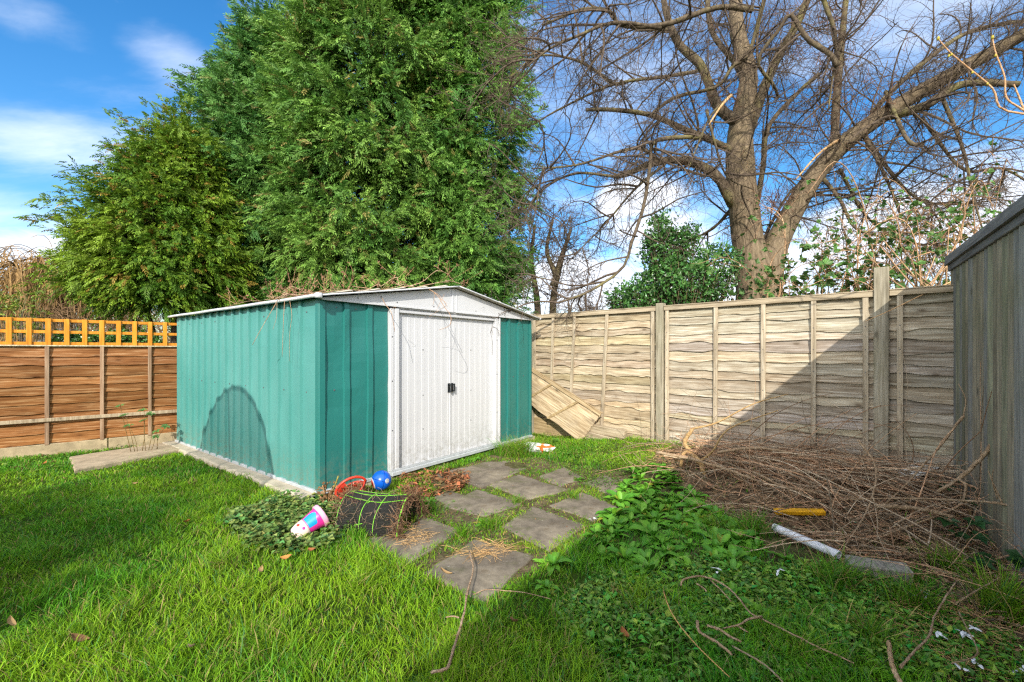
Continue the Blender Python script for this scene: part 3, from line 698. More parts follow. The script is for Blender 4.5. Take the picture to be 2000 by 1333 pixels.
def build_slabs():
    for k, ((_, lab), poly) in enumerate(zip(SLABS, SLABW)):
        r = R_(100+k); n = 10; pts = []
        for a in range(4):
            for q in range(n): pts.append(poly[a]+(poly[(a+1) % 4]-poly[a])*q/n)
        pts = np.array(pts); c = pts.mean(0); pts = c+(pts-c)*(1.07+.04*vnoise(pts[:, 0], pts[:, 1], 6, 200+k)[:, None])+r.normal(0, .004, pts.shape)
        tilt = r.normal(0, .012, 2); h = .006+r.uniform(0, .008)
        zc = float(gz(c[0], c[1]))+h
        def zf(p): return zc+(p-c) @ tilt+.5*(gz(p[:, 0], p[:, 1])-gz(c[0], c[1]))
        N = len(pts); rings = []
        for f, dz in ((1.01, -.06), (1.0, -.010), (.985, -.002), (.94, 0.0), (.6, .001), (.25, .0)):
            p = c+(pts-c)*f; rings.append(np.column_stack([p, zf(p)+dz+(.003*vnoise(p[:, 0], p[:, 1], 7, 60+k) if f < 1.005 else 0)]))
        V = np.concatenate(rings)-np.array([c[0], c[1], zc]); j = np.arange(N); j2 = (j+1) % N
        F = np.concatenate([np.stack([q*N+j, q*N+j2, (q+1)*N+j2, (q+1)*N+j], -1) for q in range(5)])
        b = MB(); b.add(V, F); b.ng.append(([5*N+int(q) for q in j], 0))
        o = b.build('paving_slab', [MAT['slab']], None, False); o.location = (c[0], c[1], zc)
        tag(o, lab, 'paving slab', 'paving slabs in front of the shed', 'thing')
build_slabs()

# ------------------------------------------------------------------ conifers
def sprays(pos, d, nrmv, L, lw, npair, r, cols, droop=.25, ll=.38):
    """feathery flat sprays: an axis with paired leaflets; returns V,F,col (quads)"""
    N = len(pos); d = nrm(d); s = nrm(np.cross(d, nrmv)); u = np.cross(s, d)
    V = []; K = []
    ks = np.arange(npair+1)
    for k in ks:
        t = .12+.88*k/npair
        c = pos+d*(L*t)[:, None]-np.array([0, 0, 1.])*(droop*L*t*t)[:, None]
        ax = nrm(d-np.array([0, 0, 1.])*(2*droop*t))
        for sg in ((-1, 1) if k < npair else (0,)):
            a = ax*(.80 if sg else 1)+s*sg*.62+r.normal(0, .15, (N, 3)); a = nrm(a)
            le = L*ll*(1.15-.62*t if sg else .55)*r.uniform(.75, 1.2, N)
            wv = np.cross(a, u+r.normal(0, .35, (N, 3))); wv = nrm(wv)*(lw*r.uniform(.8, 1.25, N))[:, None]
            m = c+a*(le*.45)[:, None]; tip = c+a*le[:, None]-np.array([0, 0, 1.])*(le*.22)[:, None]
            V.append(np.stack([c, m+wv, tip, m-wv], 1)); K.append(np.repeat((cols*(0.86+.30*t))[:, None], 4, 1))
    V = np.stack(V, 1).reshape(-1, 3); K = np.stack(K, 1).reshape(-1, 3)
    return V, np.arange(len(V)).reshape(-1, 4), K
def conifer(name, label, base, H, Rf, z0, nb, ns, c1, c2, c3, seed, lean=(0, 0), L=(.26, .46), lw=.017, npair=6, up=.35, droop=.32, trunk_r=.16, spread=.25, face=True, trunk=None, ysq=1.0, sub=(0, 0, 0)):
    r = R_(seed); t = thing(name, label, 'tree', base)
    # boughs
    zz = z0+(H-z0)*r.beta(1.0, 1.25, nb*2); az = r.uniform(0, 2*math.pi, nb*2)
    keep = (np.sin(az) < .35) | (r.uniform(size=nb*2) < .3) if face else np.ones(nb*2, bool)
    zz, az = zz[keep][:nb], az[keep][:nb]; n = len(zz)
    R = np.array([Rf(z, a) for z, a in zip(zz, az)])*r.uniform(.80, 1.05, n)
    out = np.stack([np.cos(az), np.sin(az)*ysq, 0*az], -1)
    cx = np.array(lean)[None]*(zz/H)[:, None]
    tip = np.column_stack([cx[:, 0]+out[:, 0]*R, cx[:, 1]+out[:, 1]*R, zz])
    root = np.column_stack([cx[:, 0], cx[:, 1], zz-R*up*r.uniform(.6, 1.3, n)])
    bd = tip-root
    # plumes along each bough, sprays packed round every plume
    npl = max(4, ns//7); pi_ = np.repeat(np.arange(n), npl); MP = len(pi_)
    fp = np.clip(1-np.abs(r.normal(0, .30, MP)), .2, 1.05); ps = spread*r.uniform(.65, 1.35, n)[pi_]*(1.3-.5*fp)
    po = r.normal(0, 1, (MP, 3))*ps[:, None]*np.array([1, 1, 1.1]); pc = root[pi_]+bd[pi_]*fp[:, None]+po
    pdn = nrm(nrm(bd[pi_])*.7+nrm(po)*.8+r.normal(0, .18, (MP, 3))+np.array([0, 0, -.10+up*.5]))
    pl = np.repeat(np.arange(MP), 9); bi = pi_[pl]; M = len(bi)
    ft = r.uniform(-.5, .5, M); pos = pc[pl]+pdn[pl]*(ft*.42)[:, None]+r.normal(0, .062, (M, 3))*(1.1-ft)[:, None]
    dirs = pdn[pl]*.85+r.normal(0, .36, (M, 3))+np.array([0, 0, .02])
    nv = nrm(np.array([0, 0, 1.])+out[bi]*.9+r.normal(0, .45, (M, 3)))
    mixv = np.clip(.5+.5*vnoise(pos[:, 0]+pos[:, 1]*.7, pos[:, 2], .75, seed)+r.normal(0, .22, M)+r.normal(0, .2, n)[bi]+r.normal(0, .16, MP)[pl], 0, 1)[:, None]
    cols = np.array(c1)*(1-mixv)+np.array(c2)*mixv
    br = (r.uniform(size=M) < .05)[:, None]; cols = np.where(br, np.array(c3), cols)*r.uniform(.8, 1.2, M)[:, None]
    V, F, K = sprays(pos, dirs, nv, r.uniform(L[0], L[1], M), lw, npair, r, cols, droop)
    link_mesh('crown', V, [F], MAT['conif'], t, K)
    tb = MB()
    if trunk is None: trunk = [[(0, 0, -.1), (0, 0, H*.5), (lean[0], lean[1], H*.97)]]
    for tr in trunk: tb.tube(spline(tr, 16), np.linspace(trunk_r, trunk_r*.25, 16), 9)
    P1 = np.stack([root+bd*q for q in (0, .35, .7, .95)], 1)
    V, F = tubes(P1, np.array([[.035, .026, .016, .006]])*np.ones((n, 1)), 4); tb.add(V, F)
    tb.build('trunk', [MAT['ctrunk']], t, True); return t
def prof(pts):
    z = [p[0] for p in pts]; q = [p[1] for p in pts]; return lambda zz, a=0: float(np.interp(zz, z, q))
# big bright cypress in the middle, blue-green one to its left, a narrower one to the right
conifer('cypress_tree', 'tallest bright green cypress filling the sky straight behind the shed', (-3.5, 11.6, 0), 13.6,
        prof([(1.2, 2.0), (3.0, 2.55), (6, 2.6), (9, 2.4), (12, 1.7), (13.6, .3)]), 1.3, 560, 77, (.070, .180, .028), (.205, .355, .058), (.24, .21, .06), 201, L=(.20, .35), lw=.0128)
conifer('cypress_tree', 'blue-green cypress with feathery tips between the golden tree and the tallest cypress', (-6.55, 11.9, 0), 10.2,
        prof([(1.4, 1.4), (3.0, 1.8), (5.5, 1.95), (7, 1.75), (8, 1.4), (9.2, .75), (10.2, .12)]), 1.5, 430, 70, (.052, .165, .036), (.150, .310, .066), (.18, .20, .06), 202, L=(.20, .35), lw=.0128, up=.6)
conifer('cypress_tree', 'dense green cypress beside the bare branches, its right flank against open sky', (-1.25, 11.4, 0), 13.0,
        prof([(1.2, 1.1), (3.0, 1.45), (6, 1.5), (9, 1.35), (12, 1.0), (13, .2)]), 1.2, 330, 70, (.060, .175, .030), (.170, .335, .056), (.21, .20, .05), 203, L=(.19, .33), lw=.0125)
conifer('cypress_tree', 'yellow-green cypress with bronzed tips and two slim trunks behind the trellis fence', (-7.95, 9.7, 0), 6.15,
        prof([(2.2, .8), (2.7, 1.35), (3.3, 1.55), (3.9, 1.42), (4.5, 1.02), (5.2, .62), (5.8, .25), (6.15, .08)]), 2.55, 290, 77, (.065, .158, .012), (.185, .285, .020), (.28, .19, .035), 204, lean=(.60, .1), L=(.15, .27), lw=.0112, up=.2, trunk_r=.085,
        trunk=[[(.12, -.05, -.1), (.02, 0, 1.5), (-.3, 0, 2.8), (-.4, 0, 4.4)], [(.40, .1, -.1), (.38, .1, 2.0), (.42, .1, 4.0), (.55, .1, 6.3)]], spread=.25)

# ------------------------------------------------------------------ bare trees
def grow(start, d, L, n, wander, bend, r):
    N = len(start); pts = [start]; d = nrm(d); w0 = r.normal(0, 1, (N, 3)); w1 = r.normal(0, 1, (N, 3))
    for k in range(1, n):
        t = k/(n-1)
        d = nrm(d+wander*(w0*math.cos(3.1*t)+w1*math.sin(4.3*t)+r.normal(0, .55, (N, 3)))+bend*np.array([0, 0, 1.])/n)
        pts.append(pts[-1]+d*(L/(n-1))[:, None])
    return np.stack(pts, 1)
def children(Pp, per, r, lo=.15, hi=1.0, spread=1.0):
    """start points and directions of side shoots on a set of polylines (N,n,3)"""
    N, n, _ = Pp.shape; idx = np.repeat(np.arange(N), per); f = r.uniform(lo, hi, len(idx))*(n-1.001); i = f.astype(int); q = (f-i)[:, None]
    s = Pp[idx, i]*(1-q)+Pp[idx, i+1]*q; tg = nrm(Pp[idx, i+1]-Pp[idx, i])
    rv = r.normal(0, 1, (len(idx), 3)); side = nrm(rv-tg*(rv*tg).sum(-1, keepdims=True)); return s, nrm(tg*r.uniform(.25, 1.0, (len(idx), 1))+side*spread), idx, f/(n-1)
def build_lime():
    Y0 = 8.6; base = P(1482, 640, Y0); base[2] = 0
    t = thing('bare_lime_tree', 'large leafless tree with thick grey forked trunk and lichened limbs behind the lap fence', 'tree', tuple(base))
    r = R_(300)
    def px(l): return np.array([P(a, b, Y0+c) for a, b, c in l])-base
    tr = MB()
    def limb(pts, r0, r1, n=24, sides=12, knob=.03):
        p = spline(px(pts), n); rad = np.linspace(r0, r1, n)*(1+knob*r.normal(size=n)); return p, rad
    stem = [(1488, 800, 0), (1484, 640, 0), (1478, 560, 0), (1462, 480, 0), (1452, 400, .0), (1446, 330, .0), (1446, 250, .1), (1462, 150, .2), (1440, 60, .3), (1438, -40, .4), (1450, -200, .5)]
    p, _ = limb(stem, 1, 1, 40); rad = np.interp(np.linspace(0, 1, 40), [0, .08, .16, .3, .42, .52, .7, 1], [.62, .50, .41, .285, .265, .262, .165, .09])
    V, F = tubes(p[None], rad[None], 16, True); tr.add(V, F)
    q = spline(px([(1496, 700, -.02), (1500, 560, -.02), (1512, 490, -.05), (1545, 420, -.1), (1590, 345, -.2), (1650, 280, -.4), (1740, 215, -.7), (1850, 150, -1.1), (1960, 90, -1.5), (2080, 20, -2.0)]), 40)
    rad2 = np.interp(np.linspace(0, 1, 40), [0, .15, .3, .5, .75, 1], [.27, .25, .205, .165, .12, .08])
    V, F = tubes(q[None], rad2[None], 14, True); tr.add(V, F)
    L = [  # secondary limbs: points and radii
        ([(1432, 400, 0), (1400, 345, -.1), (1350, 318, -.2), (1290, 315, -.3), (1225, 340, -.5), (1200, 345, -.6)], .135, .05),
        ([(1290, 315, -.3), (1240, 290, -.5), (1130, 322, -.8), (1040, 330, -1)], .05, .012),
        ([(1440, 240, 0), (1400, 205, .2), (1370, 130, .3), (1325, 85, .4), (1300, 20, .5), (1290, -60, .6)], .135, .07),
        ([(1325, 85, .4), (1310, 60, .3), (1240, 60, 0)], .05, .03),
        ([(1440, 300, 0), (1390, 275, -.3), (1330, 250, -.4), (1270, 225, -.6), (1200, 215, -.9), (1145, 215, -1.1)], .085, .035),
        ([(1270, 225, -.6), (1320, 190, -.7), (1400, 170, -.8), (1430, 130, -.9), (1460, 110, -1.0), (1482, 40, -1.2), (1500, -30, -1.4)], .035, .045),
        ([(1470, 20, -1.3), (1400, 15, -1.3), (1300, 48, -1.5), (1213, 50, -1.7), (1195, 25, -1.8), (1140, 18, -1.9), (1060, 50, -2.2)], .06, .022),
        ([(1290, 55, -1.5), (1200, 45, -1.8), (1130, 70, -2.0), (1075, 95, -2.2), (1030, 130, -2.4)], .04, .014),
        ([(1428, 185, -1.0), (1390, 225, -1.1), (1370, 265, -1.2), (1345, 330, -1.4)], .035, .012),
        ([(1380, 215, -1.1), (1395, 275, -1.2), (1420, 345, -1.0), (1470, 370, -.7)], .030, .012),
        ([(1370, 268, -1.2), (1310, 270, -1.3), (1275, 280, -1.4), (1270, 320, -1.5), (1258, 400, -1.7), (1235, 470, -1.9), (1215, 525, -2.0), (1150, 570, -2.2), (1090, 592, -2.4)], .05, .018),
        ([(1460, 270, .1), (1490, 180, 0), (1520, 110, 0), (1560, 40, -.1), (1600, -60, -.2)], .12, .08),
        ([(1520, 190, -.6), (1510, 165, -1.0), (1480, 120, -1.2), (1520, 60, -1.4), (1545, 30, -1.5), (1575, 75, -1.6), (1620, 105, -1.7), (1635, 130, -1.7)], .03, .05),
        ([(1600, -40, -1.8), (1612, 10, -1.8), (1630, 60, -1.8), (1632, 110, -1.7), (1625, 160, -1.6), (1618, 215, -1.6)], .05, .012),
        ([(1630, 300, -.3), (1632, 220, -.2), (1640, 120, -.1), (1650, 20, 0), (1660, -80, .1)], .10, .055),
        ([(1680, 260, -.4), (1730, 190, -.2), (1820, 110, 0), (1900, 60, .2), (2010, 40, .4)], .07, .04),
        ([(1700, 235, -.5), (1800, 210, -1.2), (1880, 165, -1.4), (1990, 165, -1.6)], .10, .06),
        ([(1730, 180, -.6), (1770, 270, -1.5), (1803, 285, -1.7)], .045, .035),
        ([(1690, 270, -.5), (1712, 310, -.7), (1740, 370, -.9), (1765, 440, -1.0)], .05, .018),
        ([(1600, 340, -.2), (1640, 390, -.5), (1665, 440, -.6), (1700, 460, -.8)], .05, .02),
        ([(1470, 440, .2), (1490, 330, .3), (1500, 250, .3), (1560, 180, .3), (1600, 145, .3)], .07, .045),
        ([(1840, 190, -1.2), (1880, 290, -1.3), (1900, 380, -1.3), (1918, 445, -1.4)], .04, .014),
        ([(1450, 380, -.1), (1400, 440, .5), (1350, 470, 1.0), (1290, 500, 1.5)], .05, .02),
        ([(1465, 200, .2), (1440, 130, .6), (1390, 60, .9), (1380, -40, 1.2)], .09, .06),
        ([(1360, 140, .3), (1300, 150, 0), (1200, 165, -.3), (1100, 210, -.6), (1030, 250, -.8)], .05, .014),
        ([(1300, 320, -.3), (1240, 370, -.2), (1180, 440, 0), (1120, 500, .2)], .035, .012), ([(1200, 345, -.6), (1120, 340, -.6), (1050, 380, -.8), (1020, 440, -.9)], .035, .012), ([(1200, 165, -.3), (1130, 120, -.3), (1050, 110, -.5), (1000, 150, -.6)], .04, .012),
        ([(1700, 290, -.5), (1780, 380, -.4), (1850, 400, -.3), (1960, 390, -.3)], .04, .014), ([(1800, 230, -1), (1880, 330, -.9), (1960, 330, -1), (2040, 380, -1)], .04, .014), ([(1640, 330, -.3), (1690, 420, .1), (1760, 470, .3), (1850, 480, .5)], .04, .014),
        ([(1480, 500, .1), (1510, 430, .6), (1560, 360, 1.0), (1650, 330, 1.4)], .05, .02),
    ]
    lb = MB(); polys = [p, q]
    for pts, r0, r1 in L:
        pp, rr = limb(pts, r0*.80, r1*.80, 20, knob=.05); V, F = tubes(pp[None], rr[None], 8, True); lb.add(V, F); polys.append(pp)
    tr.build('trunk', [MAT['bark']], t, True); lb.build('limb', [MAT['limb']], t, True)
    src = np.stack([spline(pp, 24) for pp in polys]); ln = np.array([np.linalg.norm(np.diff(s, axis=0), axis=1).sum() for s in src])
    tw = MB(); A = []
    per = np.maximum(5, (ln*5.0).astype(int)); per[0] = 16; per[1] = 70
    s_, d_, idx, f_ = [], [], [], []
    for k in range(len(src)):
        a = children(src[k:k+1], per[k], r, .30 if k < 2 else .2, 1.0); s_.append(a[0]); d_.append(a[1]); f_.append(a[3])
    s0 = np.concatenate(s_); d0 = np.concatenate(d_); f0 = np.concatenate(f_)
    d0[:, 2] = d0[:, 2]*.6+.05
    L1 = r.uniform(.5, 1.9, len(s0))*(1.15-.5*f0)
    P1 = grow(s0, d0, L1, 9, .13, -.25, r); R1 = np.linspace(1, .35, 9)[None]*(.006+.0095*L1)[:, None]
    V, F = tubes(P1, R1, 5); tw.add(V, F)
    s, d, idx, f = children(P1, 8, r, .15, 1.0, .9); L2 = L1[idx]*r.uniform(.25, .65, len(s)); P2 = grow(s, d, L2, 7, .15, -.35, r); R2 = np.linspace(1, .4, 7)[None]*(.0042+.003*L2)[:, None]
    V, F = tubes(P2, R2, 4); tw.add(V, F)
    s, d, idx, f = children(P2, 6, r, .1, 1.0, .9); L3 = r.uniform(.10, .42, len(s)); P3 = grow(s, d, L3, 5, .16, -.1, r); R3 = np.linspace(1, .5, 5)[None]*np.full(len(s), .0023)[:, None]
    V, F = tubes(P3, R3, 3); tw.add(V, F)
    # tufts of water shoots round the forks
    for c, n_, sp, lg in (((1500, 400, -.3), 110, .22, .5), ((1640, 245, -.4), 120, .45, .55), ((1340, 325, -.2), 80, .4, .45), ((1620, 100, -.2), 130, .5, .65), ((1400, 200, .1), 120, .3, .5), ((1560, 30, 0), 110, .6, .7), ((1740, 215, -.7), 90, .4, .6)):
        c0 = px([c])[0]; s = c0+r.normal(0, sp, (n_, 3))*np.array([1, .5, .8]); d = r.normal(0, 1, (n_, 3))+np.array([0, 0, .9]); Lx = r.uniform(.25, 1.0, n_)*lg
        Pq = grow(s, d, Lx, 6, .14, .2, r); V, F = tubes(Pq, np.linspace(1, .4, 6)[None]*np.full((n_, 1), .0052), 3); tw.add(V, F, (1.5, 1.0, .8))
    tag(tw.build('twigs', [MAT['twig']], t), kind='stuff')
    # pale stripped wood
    for pts in ([(1640, 272, -.40), (1600, 300, -.62), (1555, 350, -.85)], [(1428, 186, -1.0), (1408, 208, -1.1), (1384, 245, -1.2)]):
        m = MB(); pp = spline(px(pts), 8); m.tube(pp, np.linspace(.030, .012, 8), 6, (1.6, 1.45, 1.2)); m.build('stripped_branch', [MAT['stick']], t, True)
    # ivy round the foot
    n = 700; a = r.uniform(0, 2*math.pi, n); z = r.uniform(1.2, 2.9, n)*r.uniform(.6, 1, n)+.3; rr = .52-.06*z+r.uniform(0, .14, n)
    b0 = np.column_stack([np.cos(a)*rr-.05, np.sin(a)*rr, z]); dd = r.normal(0, .5, (n, 3))+np.array([0, 0, -.6]); nn = np.column_stack([np.cos(a), np.sin(a), 0*a+.3])+r.normal(0, .3, (n, 3))
    V, F = leafset(b0, dd, nn, r.uniform(.06, .11, n), r.uniform(.05, .085, n)); c = np.repeat(np.array([.035, .075, .016])*r.uniform(.6, 1.5, (n, 1)), 5, 0); link_mesh('ivy', V, [F], MAT['gloss'], t, c)
build_lime()
def simple_bare(name, label, base, stems, r0, seed, per, L1r, mat='twig', bend=-.1, lv3=5, cap=None, tcol=(1, 1, 1), thick=1.0, group=None):
    r = R_(seed); t = thing(name, label, 'tree', tuple(base), group=group); tr = MB(); src = []
    for st in stems:
        p = spline(np.asarray(st)-np.asarray(base), 16); V, F = tubes(p[None], np.linspace(r0, r0*.3, 16)[None], 7, True); tr.add(V, F); src.append(p)
    tr.build('trunk', [MAT['limb']], t, True); src = np.stack(src); tw = MB()
    s, d, idx, f = children(src, per, r, .2, 1.0, .9); d[:, 2] += .2; L1 = r.uniform(.4, 1, len(s))*L1r*(1.2-.5*f); P1 = grow(s, d, L1, 9, .12, bend, r)
    V, F = tubes(P1, np.linspace(1, .35, 9)[None]*(.010*thick*np.ones(len(s)))[:, None], 4); tw.add(V, F, tcol)
    s, d, idx, f = children(P1, 6, r, .15, 1.0, .8); L2 = L1[idx]*r.uniform(.25, .6, len(s)); P2 = grow(s, d, L2, 7, .13, bend, r)
    V, F = tubes(P2, np.linspace(1, .4, 7)[None]*(.006*thick*np.ones(len(s)))[:, None], 3); tw.add(V, F, tcol)
    if lv3:
        s, d, idx, f = children(P2, lv3, r, .1, 1.0, .8); L3 = L2[idx]*r.uniform(.25, .6, len(s)); P3 = grow(s, d, L3, 5, .13, bend, r)
        V, F = tubes(P3, np.linspace(1, .5, 5)[None]*(.0045*thick*np.ones(len(s)))[:, None], 3); tw.add(V, F, tcol)
    tag(tw.build('twigs', [MAT[mat]], t), kind='stuff'); return t
Yb = 13.0
simple_bare('bare_tree', 'small leafless twin-stemmed tree far behind, between the cypresses and the holly', P(1070, 687, Yb)*np.array([1, 1, 0]),
            [[P(1052, 760, Yb), P(1050, 600, Yb), P(1038, 510, Yb), P(1045, 440, Yb)], [P(1080, 760, Yb), P(1080, 600, Yb), P(1085, 540, Yb), P(1068, 490, Yb), P(1080, 430, Yb)], [P(1082, 560, Yb), P(1098, 500, Yb), P(1115, 450, Yb)]], .13, 310, 14, 2.0, lv3=5, thick=1.5)
simple_bare('bare_tree', 'low brown leafless thicket tree on the skyline right of the small twin-stemmed tree', P(1180, 687, 22)*np.array([1, 1, 0]),
            [[P(1120+k*45, 720, 22), P(1115+k*48, 640, 22), P(1110+k*50, 590+10*(k % 2), 22)] for k in range(4)], .14, 311, 16, 2.2, lv3=5, thick=2.2)
YW = 17.0
def build_willow():
    r = R_(320); base = P(95, 687, YW)*np.array([1, 1, 0])
    t = thing('weeping_willow', 'yellowish leafless weeping willow beyond the trellis at the left edge', 'tree', tuple(base)); m = MB()
    m.tube(spline([(0, 0, 0), (.1, 0, 2), (0, 0, 3.4)], 10), np.linspace(.25, .12, 10), 8); crown = []
    for k in range(14):
        a = r.uniform(0, 6.28); R = r.uniform(1.0, 2.8); p = spline([(0, 0, 2.2), (math.cos(a)*R*.5, math.sin(a)*R*.5, 4.0+r.uniform(-.4, .6)), (math.cos(a)*R, math.sin(a)*R, 4.3+r.uniform(-.8, .6))], 12); crown.append(p); m.tube(p, np.linspace(.07, .02, 12), 5)
    m.build('trunk', [MAT['limb']], t, True)
    s, d, idx, f = children(np.stack(crown), 60, r, .25, 1.0, .7); d[:, 2] += .3; L = r.uniform(1.2, 3.2, len(s)); Pw = grow(s, d, L, 10, .08, -4.5, r); tw = MB()
    V, F = tubes(Pw, np.full((len(s), 10), .013), 3); tw.add(V, F, (2.5, 2.05, 1.15))
    s, d, idx, f = children(Pw, 3, r, .1, .9, .5); Pw2 = grow(s, d, r.uniform(.4, 1.1, len(s)), 6, .08, -2.5, r); V, F = tubes(Pw2, np.full((len(s), 6), .009), 3); tw.add(V, F, (2.5, 2.05, 1.1))
    tag(tw.build('twigs', [MAT['twig']], t), kind='stuff')
build_willow()
for k, (x0, Yq, lab) in enumerate(((215, 15, 'brown twiggy leafless bush seen under the yellow-green cypress'), (345, 14.5, 'tall brown leafless bush between the slim trunks and the shed roof'), (20, 21, 'pale brown leafless tree beyond the trellis beside the far house'))):
    b0 = P(x0, 687, Yq)*np.array([1, 1, 0])
    simple_bare('bare_bush', lab, b0, [[b0, b0+np.array([r_*.5, 0, 1.2]), b0+np.array([r_*1.2, .3*r_, 2.4])] for r_ in (-1.1, -.5, 0.05, .5, 1.1)], .06, 330+k, 16, 1.9, lv3=4, tcol=(1.9, 1.55, 1.15), thick=1.2)

# ------------------------------------------------------------------ holly, brambles, ivy and what shows beyond the fences
def leafy(name, label, cat, base, blobs, n, col, Lr, wr, seed, mat='gloss', stems=None, stem_r=.02, group=None):
    r = R_(seed); t = thing(name, label, cat, tuple(base), group=group); base = np.asarray(base); w_ = np.array([b[1][0]*b[1][2]*b[2] for b in blobs], float); w_ /= w_.sum()
    B = r.choice(len(blobs), n, p=w_); c = np.array([b[0] for b in blobs])[B]-base; s = np.array([b[1] for b in blobs])[B]
    # twig-ends first, leaves clustered on them
    nc = n//7; u = nrm(r.normal(0, 1, (nc, 3))); rad = r.uniform(.25, 1.0, nc)**.5; bi = B[:nc]; cc = c[:nc]+u*rad[:, None]*s[:nc]
    k = r.integers(0, nc, n); pos = cc[k]+r.normal(0, .045, (n, 3)); u = u[k]
    d = u*.5+r.normal(0, .7, (n, 3)); nn = u+np.array([0, -.3, .8])+r.normal(0, .5, (n, 3))
    V, F = leafset(pos, d, nn, r.uniform(*Lr, n), r.uniform(*wr, n)); K = np.repeat(np.array(col)*r.uniform(.55, 1.5, (n, 1))*np.column_stack([r.uniform(.8, 1.3, n), np.ones(n), np.ones(n)]), 5, 0)
    link_mesh('leaves', V, [F], MAT[mat], t, K)
    m = MB()
    for q in range(0, nc, 3):
        st = np.array([c[q][0]*.5, c[q][1]*.5, max(.1, cc[q][2]*.35)]); m.tube(spline([st, (st+cc[q])/2+r.normal(0, .05, 3), cc[q]], 6), np.linspace(stem_r*.5, .003, 6), 4)
    m.tube(spline([(0, 0, -.1), (0.02, 0, .6), (c.mean(0)[0]*.5, 0, c.mean(0)[2])], 8), np.linspace(stem_r, stem_r*.5, 8), 6)
    m.build('stems', [MAT['limb']], t, True); return t
hb = P(1320, 687, 6.9)*np.array([1, 1, 0])
leafy('holly_bush', 'glossy dark green holly bush rising above the lap fence left of the big trunk', 'bush', hb, [(P(1330, 560, 6.9), (.75, .5, .45), 1), (P(1300, 490, 7.0), (.42, .35, .38), .8), (P(1290, 440, 7.0), (.18, .2, .28), .5), (P(1235, 585, 6.9), (.40, .35, .26), 1), (P(1400, 520, 7.0), (.40, .35, .34), .5), (P(1340, 470, 7.0), (.20, .25, .22), .5)], 10500, (.060, .165, .035), (.05, .085), (.026, .046), 401)
leafy('ivy_hedge', 'low dark ivy hedge seen through the orange trellis', 'hedge', P(200, 687, 8.3)*np.array([1, 1, 0]), [(P(150, 668, 8.2), (.5, .3, .16), 1), (P(215, 666, 8.3), (.5, .3, .17), 1), (P(280, 668, 8.4), (.4, .3, .14), 1)], 2200, (.04, .11, .018), (.05, .09), (.035, .06), 402)
leafy('leafy_shrub', 'loose yellow-green evergreen shrub poking above the trellis at the far left', 'shrub', P(45, 687, 7.4)*np.array([1, 1, 0]), [(P(55, 595, 7.4), (.26, .2, .24), .6), (P(10, 600, 7.4), (.2, .2, .25), .4), (P(40, 640, 7.4), (.3, .2, .15), .5)], 420, (.13, .19, .02), (.06, .11), (.02, .035), 403, 'leaf')
def build_brambles():
    r = R_(410)
    for k, (lab, x0, x1, Yq, n, ybase, nl) in enumerate((("tangled brambles with drooping green leaves over the middle of the lap fence top", 1480, 1760, 5.7, 52, 590, 850),
                                                         ("thorny brambles and cut stems heaped in the corner above the end bay of the fence", 1690, 1930, 4.9, 46, 575, 480))):
        base = P((x0+x1)/2, 687, Yq)*np.array([1, 1, 0]); t = thing('bramble_bush', lab, 'brambles', tuple(base)); m = MB(); Ps = []
        for q in range(n):
            a = P(r.uniform(x0, x1), ybase+r.uniform(0, 60), Yq+r.uniform(-.1, .5)); dx = r.uniform(-.75, .95); h = r.uniform(.2, 1.0) if q % 3 else r.uniform(.9, 1.6)
            p = spline([a, a+np.array([dx*.35, r.normal(0, .1), h*.75]), a+np.array([dx*.8, r.normal(0, .15), h]), a+np.array([dx*1.35, r.normal(0, .2), h*.75])], 14)-base
            Ps.append(p); m.tube(p, np.linspace(.0075, .003, 14)*r.uniform(.7, 1.2), 5, np.array([1.0, .9, .8])*r.uniform(.6, 1.5))
        Ps = np.stack(Ps); s, d, idx, f = children(Ps, 9, r, .1, 1.0, .9); P2 = grow(s, d, r.uniform(.1, .5, len(s)), 6, .16, .1, r); V, F = tubes(P2, np.linspace(.0034, .0015, 6)[None]*np.ones((len(s), 1)), 3); m.add(V, F, (1, .85, .75))
        m.build('canes', [MAT['cane']], t, True)
        s, d, idx, f = children(P2, 3, r, .2, 1.0, .9); sel = r.permutation(len(s))[:nl]; s = s[sel]; d = d[sel]; lo = np.clip(1.6-(s[:, 2]-1.6)*.45, .6, 1.5)
        d[:, 2] -= .5; nn = r.normal(0, .5, (len(s), 3))+np.array([0, -.4, .9]); Ls = r.uniform(.045, .085, len(s))*lo
        Vs = []; Fs = []; Ks = []; c = 0
        for sg in (-.9, 0, .9):
            d2 = d+np.cross(nrm(d), nrm(nn))*sg; V, F = leafset(s, d2, nn, Ls*(1 if sg == 0 else .8), Ls*.68, .12, .12); Vs.append(V); Fs.append(F+c); c += len(V)
            Ks.append(np.repeat(np.array([.085, .185, .040])*r.uniform(.6, 1.5, (len(s), 1)), 5, 0))
        link_mesh('leaves', np.concatenate(Vs), [np.concatenate(Fs)], MAT['leaf'], t, np.concatenate(Ks))
        if k == 1:
            m = MB()
            for q in range(16):
                a = P(r.uniform(1780, 1868), 585-r.uniform(0, 10), 4.25+r.uniform(-.2, .2)); d = np.array([r.uniform(-.6, .9), r.uniform(-.2, .2), r.uniform(-.05, .75)]); d = d/np.linalg.norm(d)*r.uniform(.3, .75)
                m.tube(spline([a, a+d*.5+r.normal(0, .02, 3), a+d], 6)-base, np.linspace(.009, .004, 6), 5, np.array([1.1, 1, .9])*r.uniform(.8, 1.3))
            m.build('cut_stems', [MAT['stick']], t, True)
build_brambles()
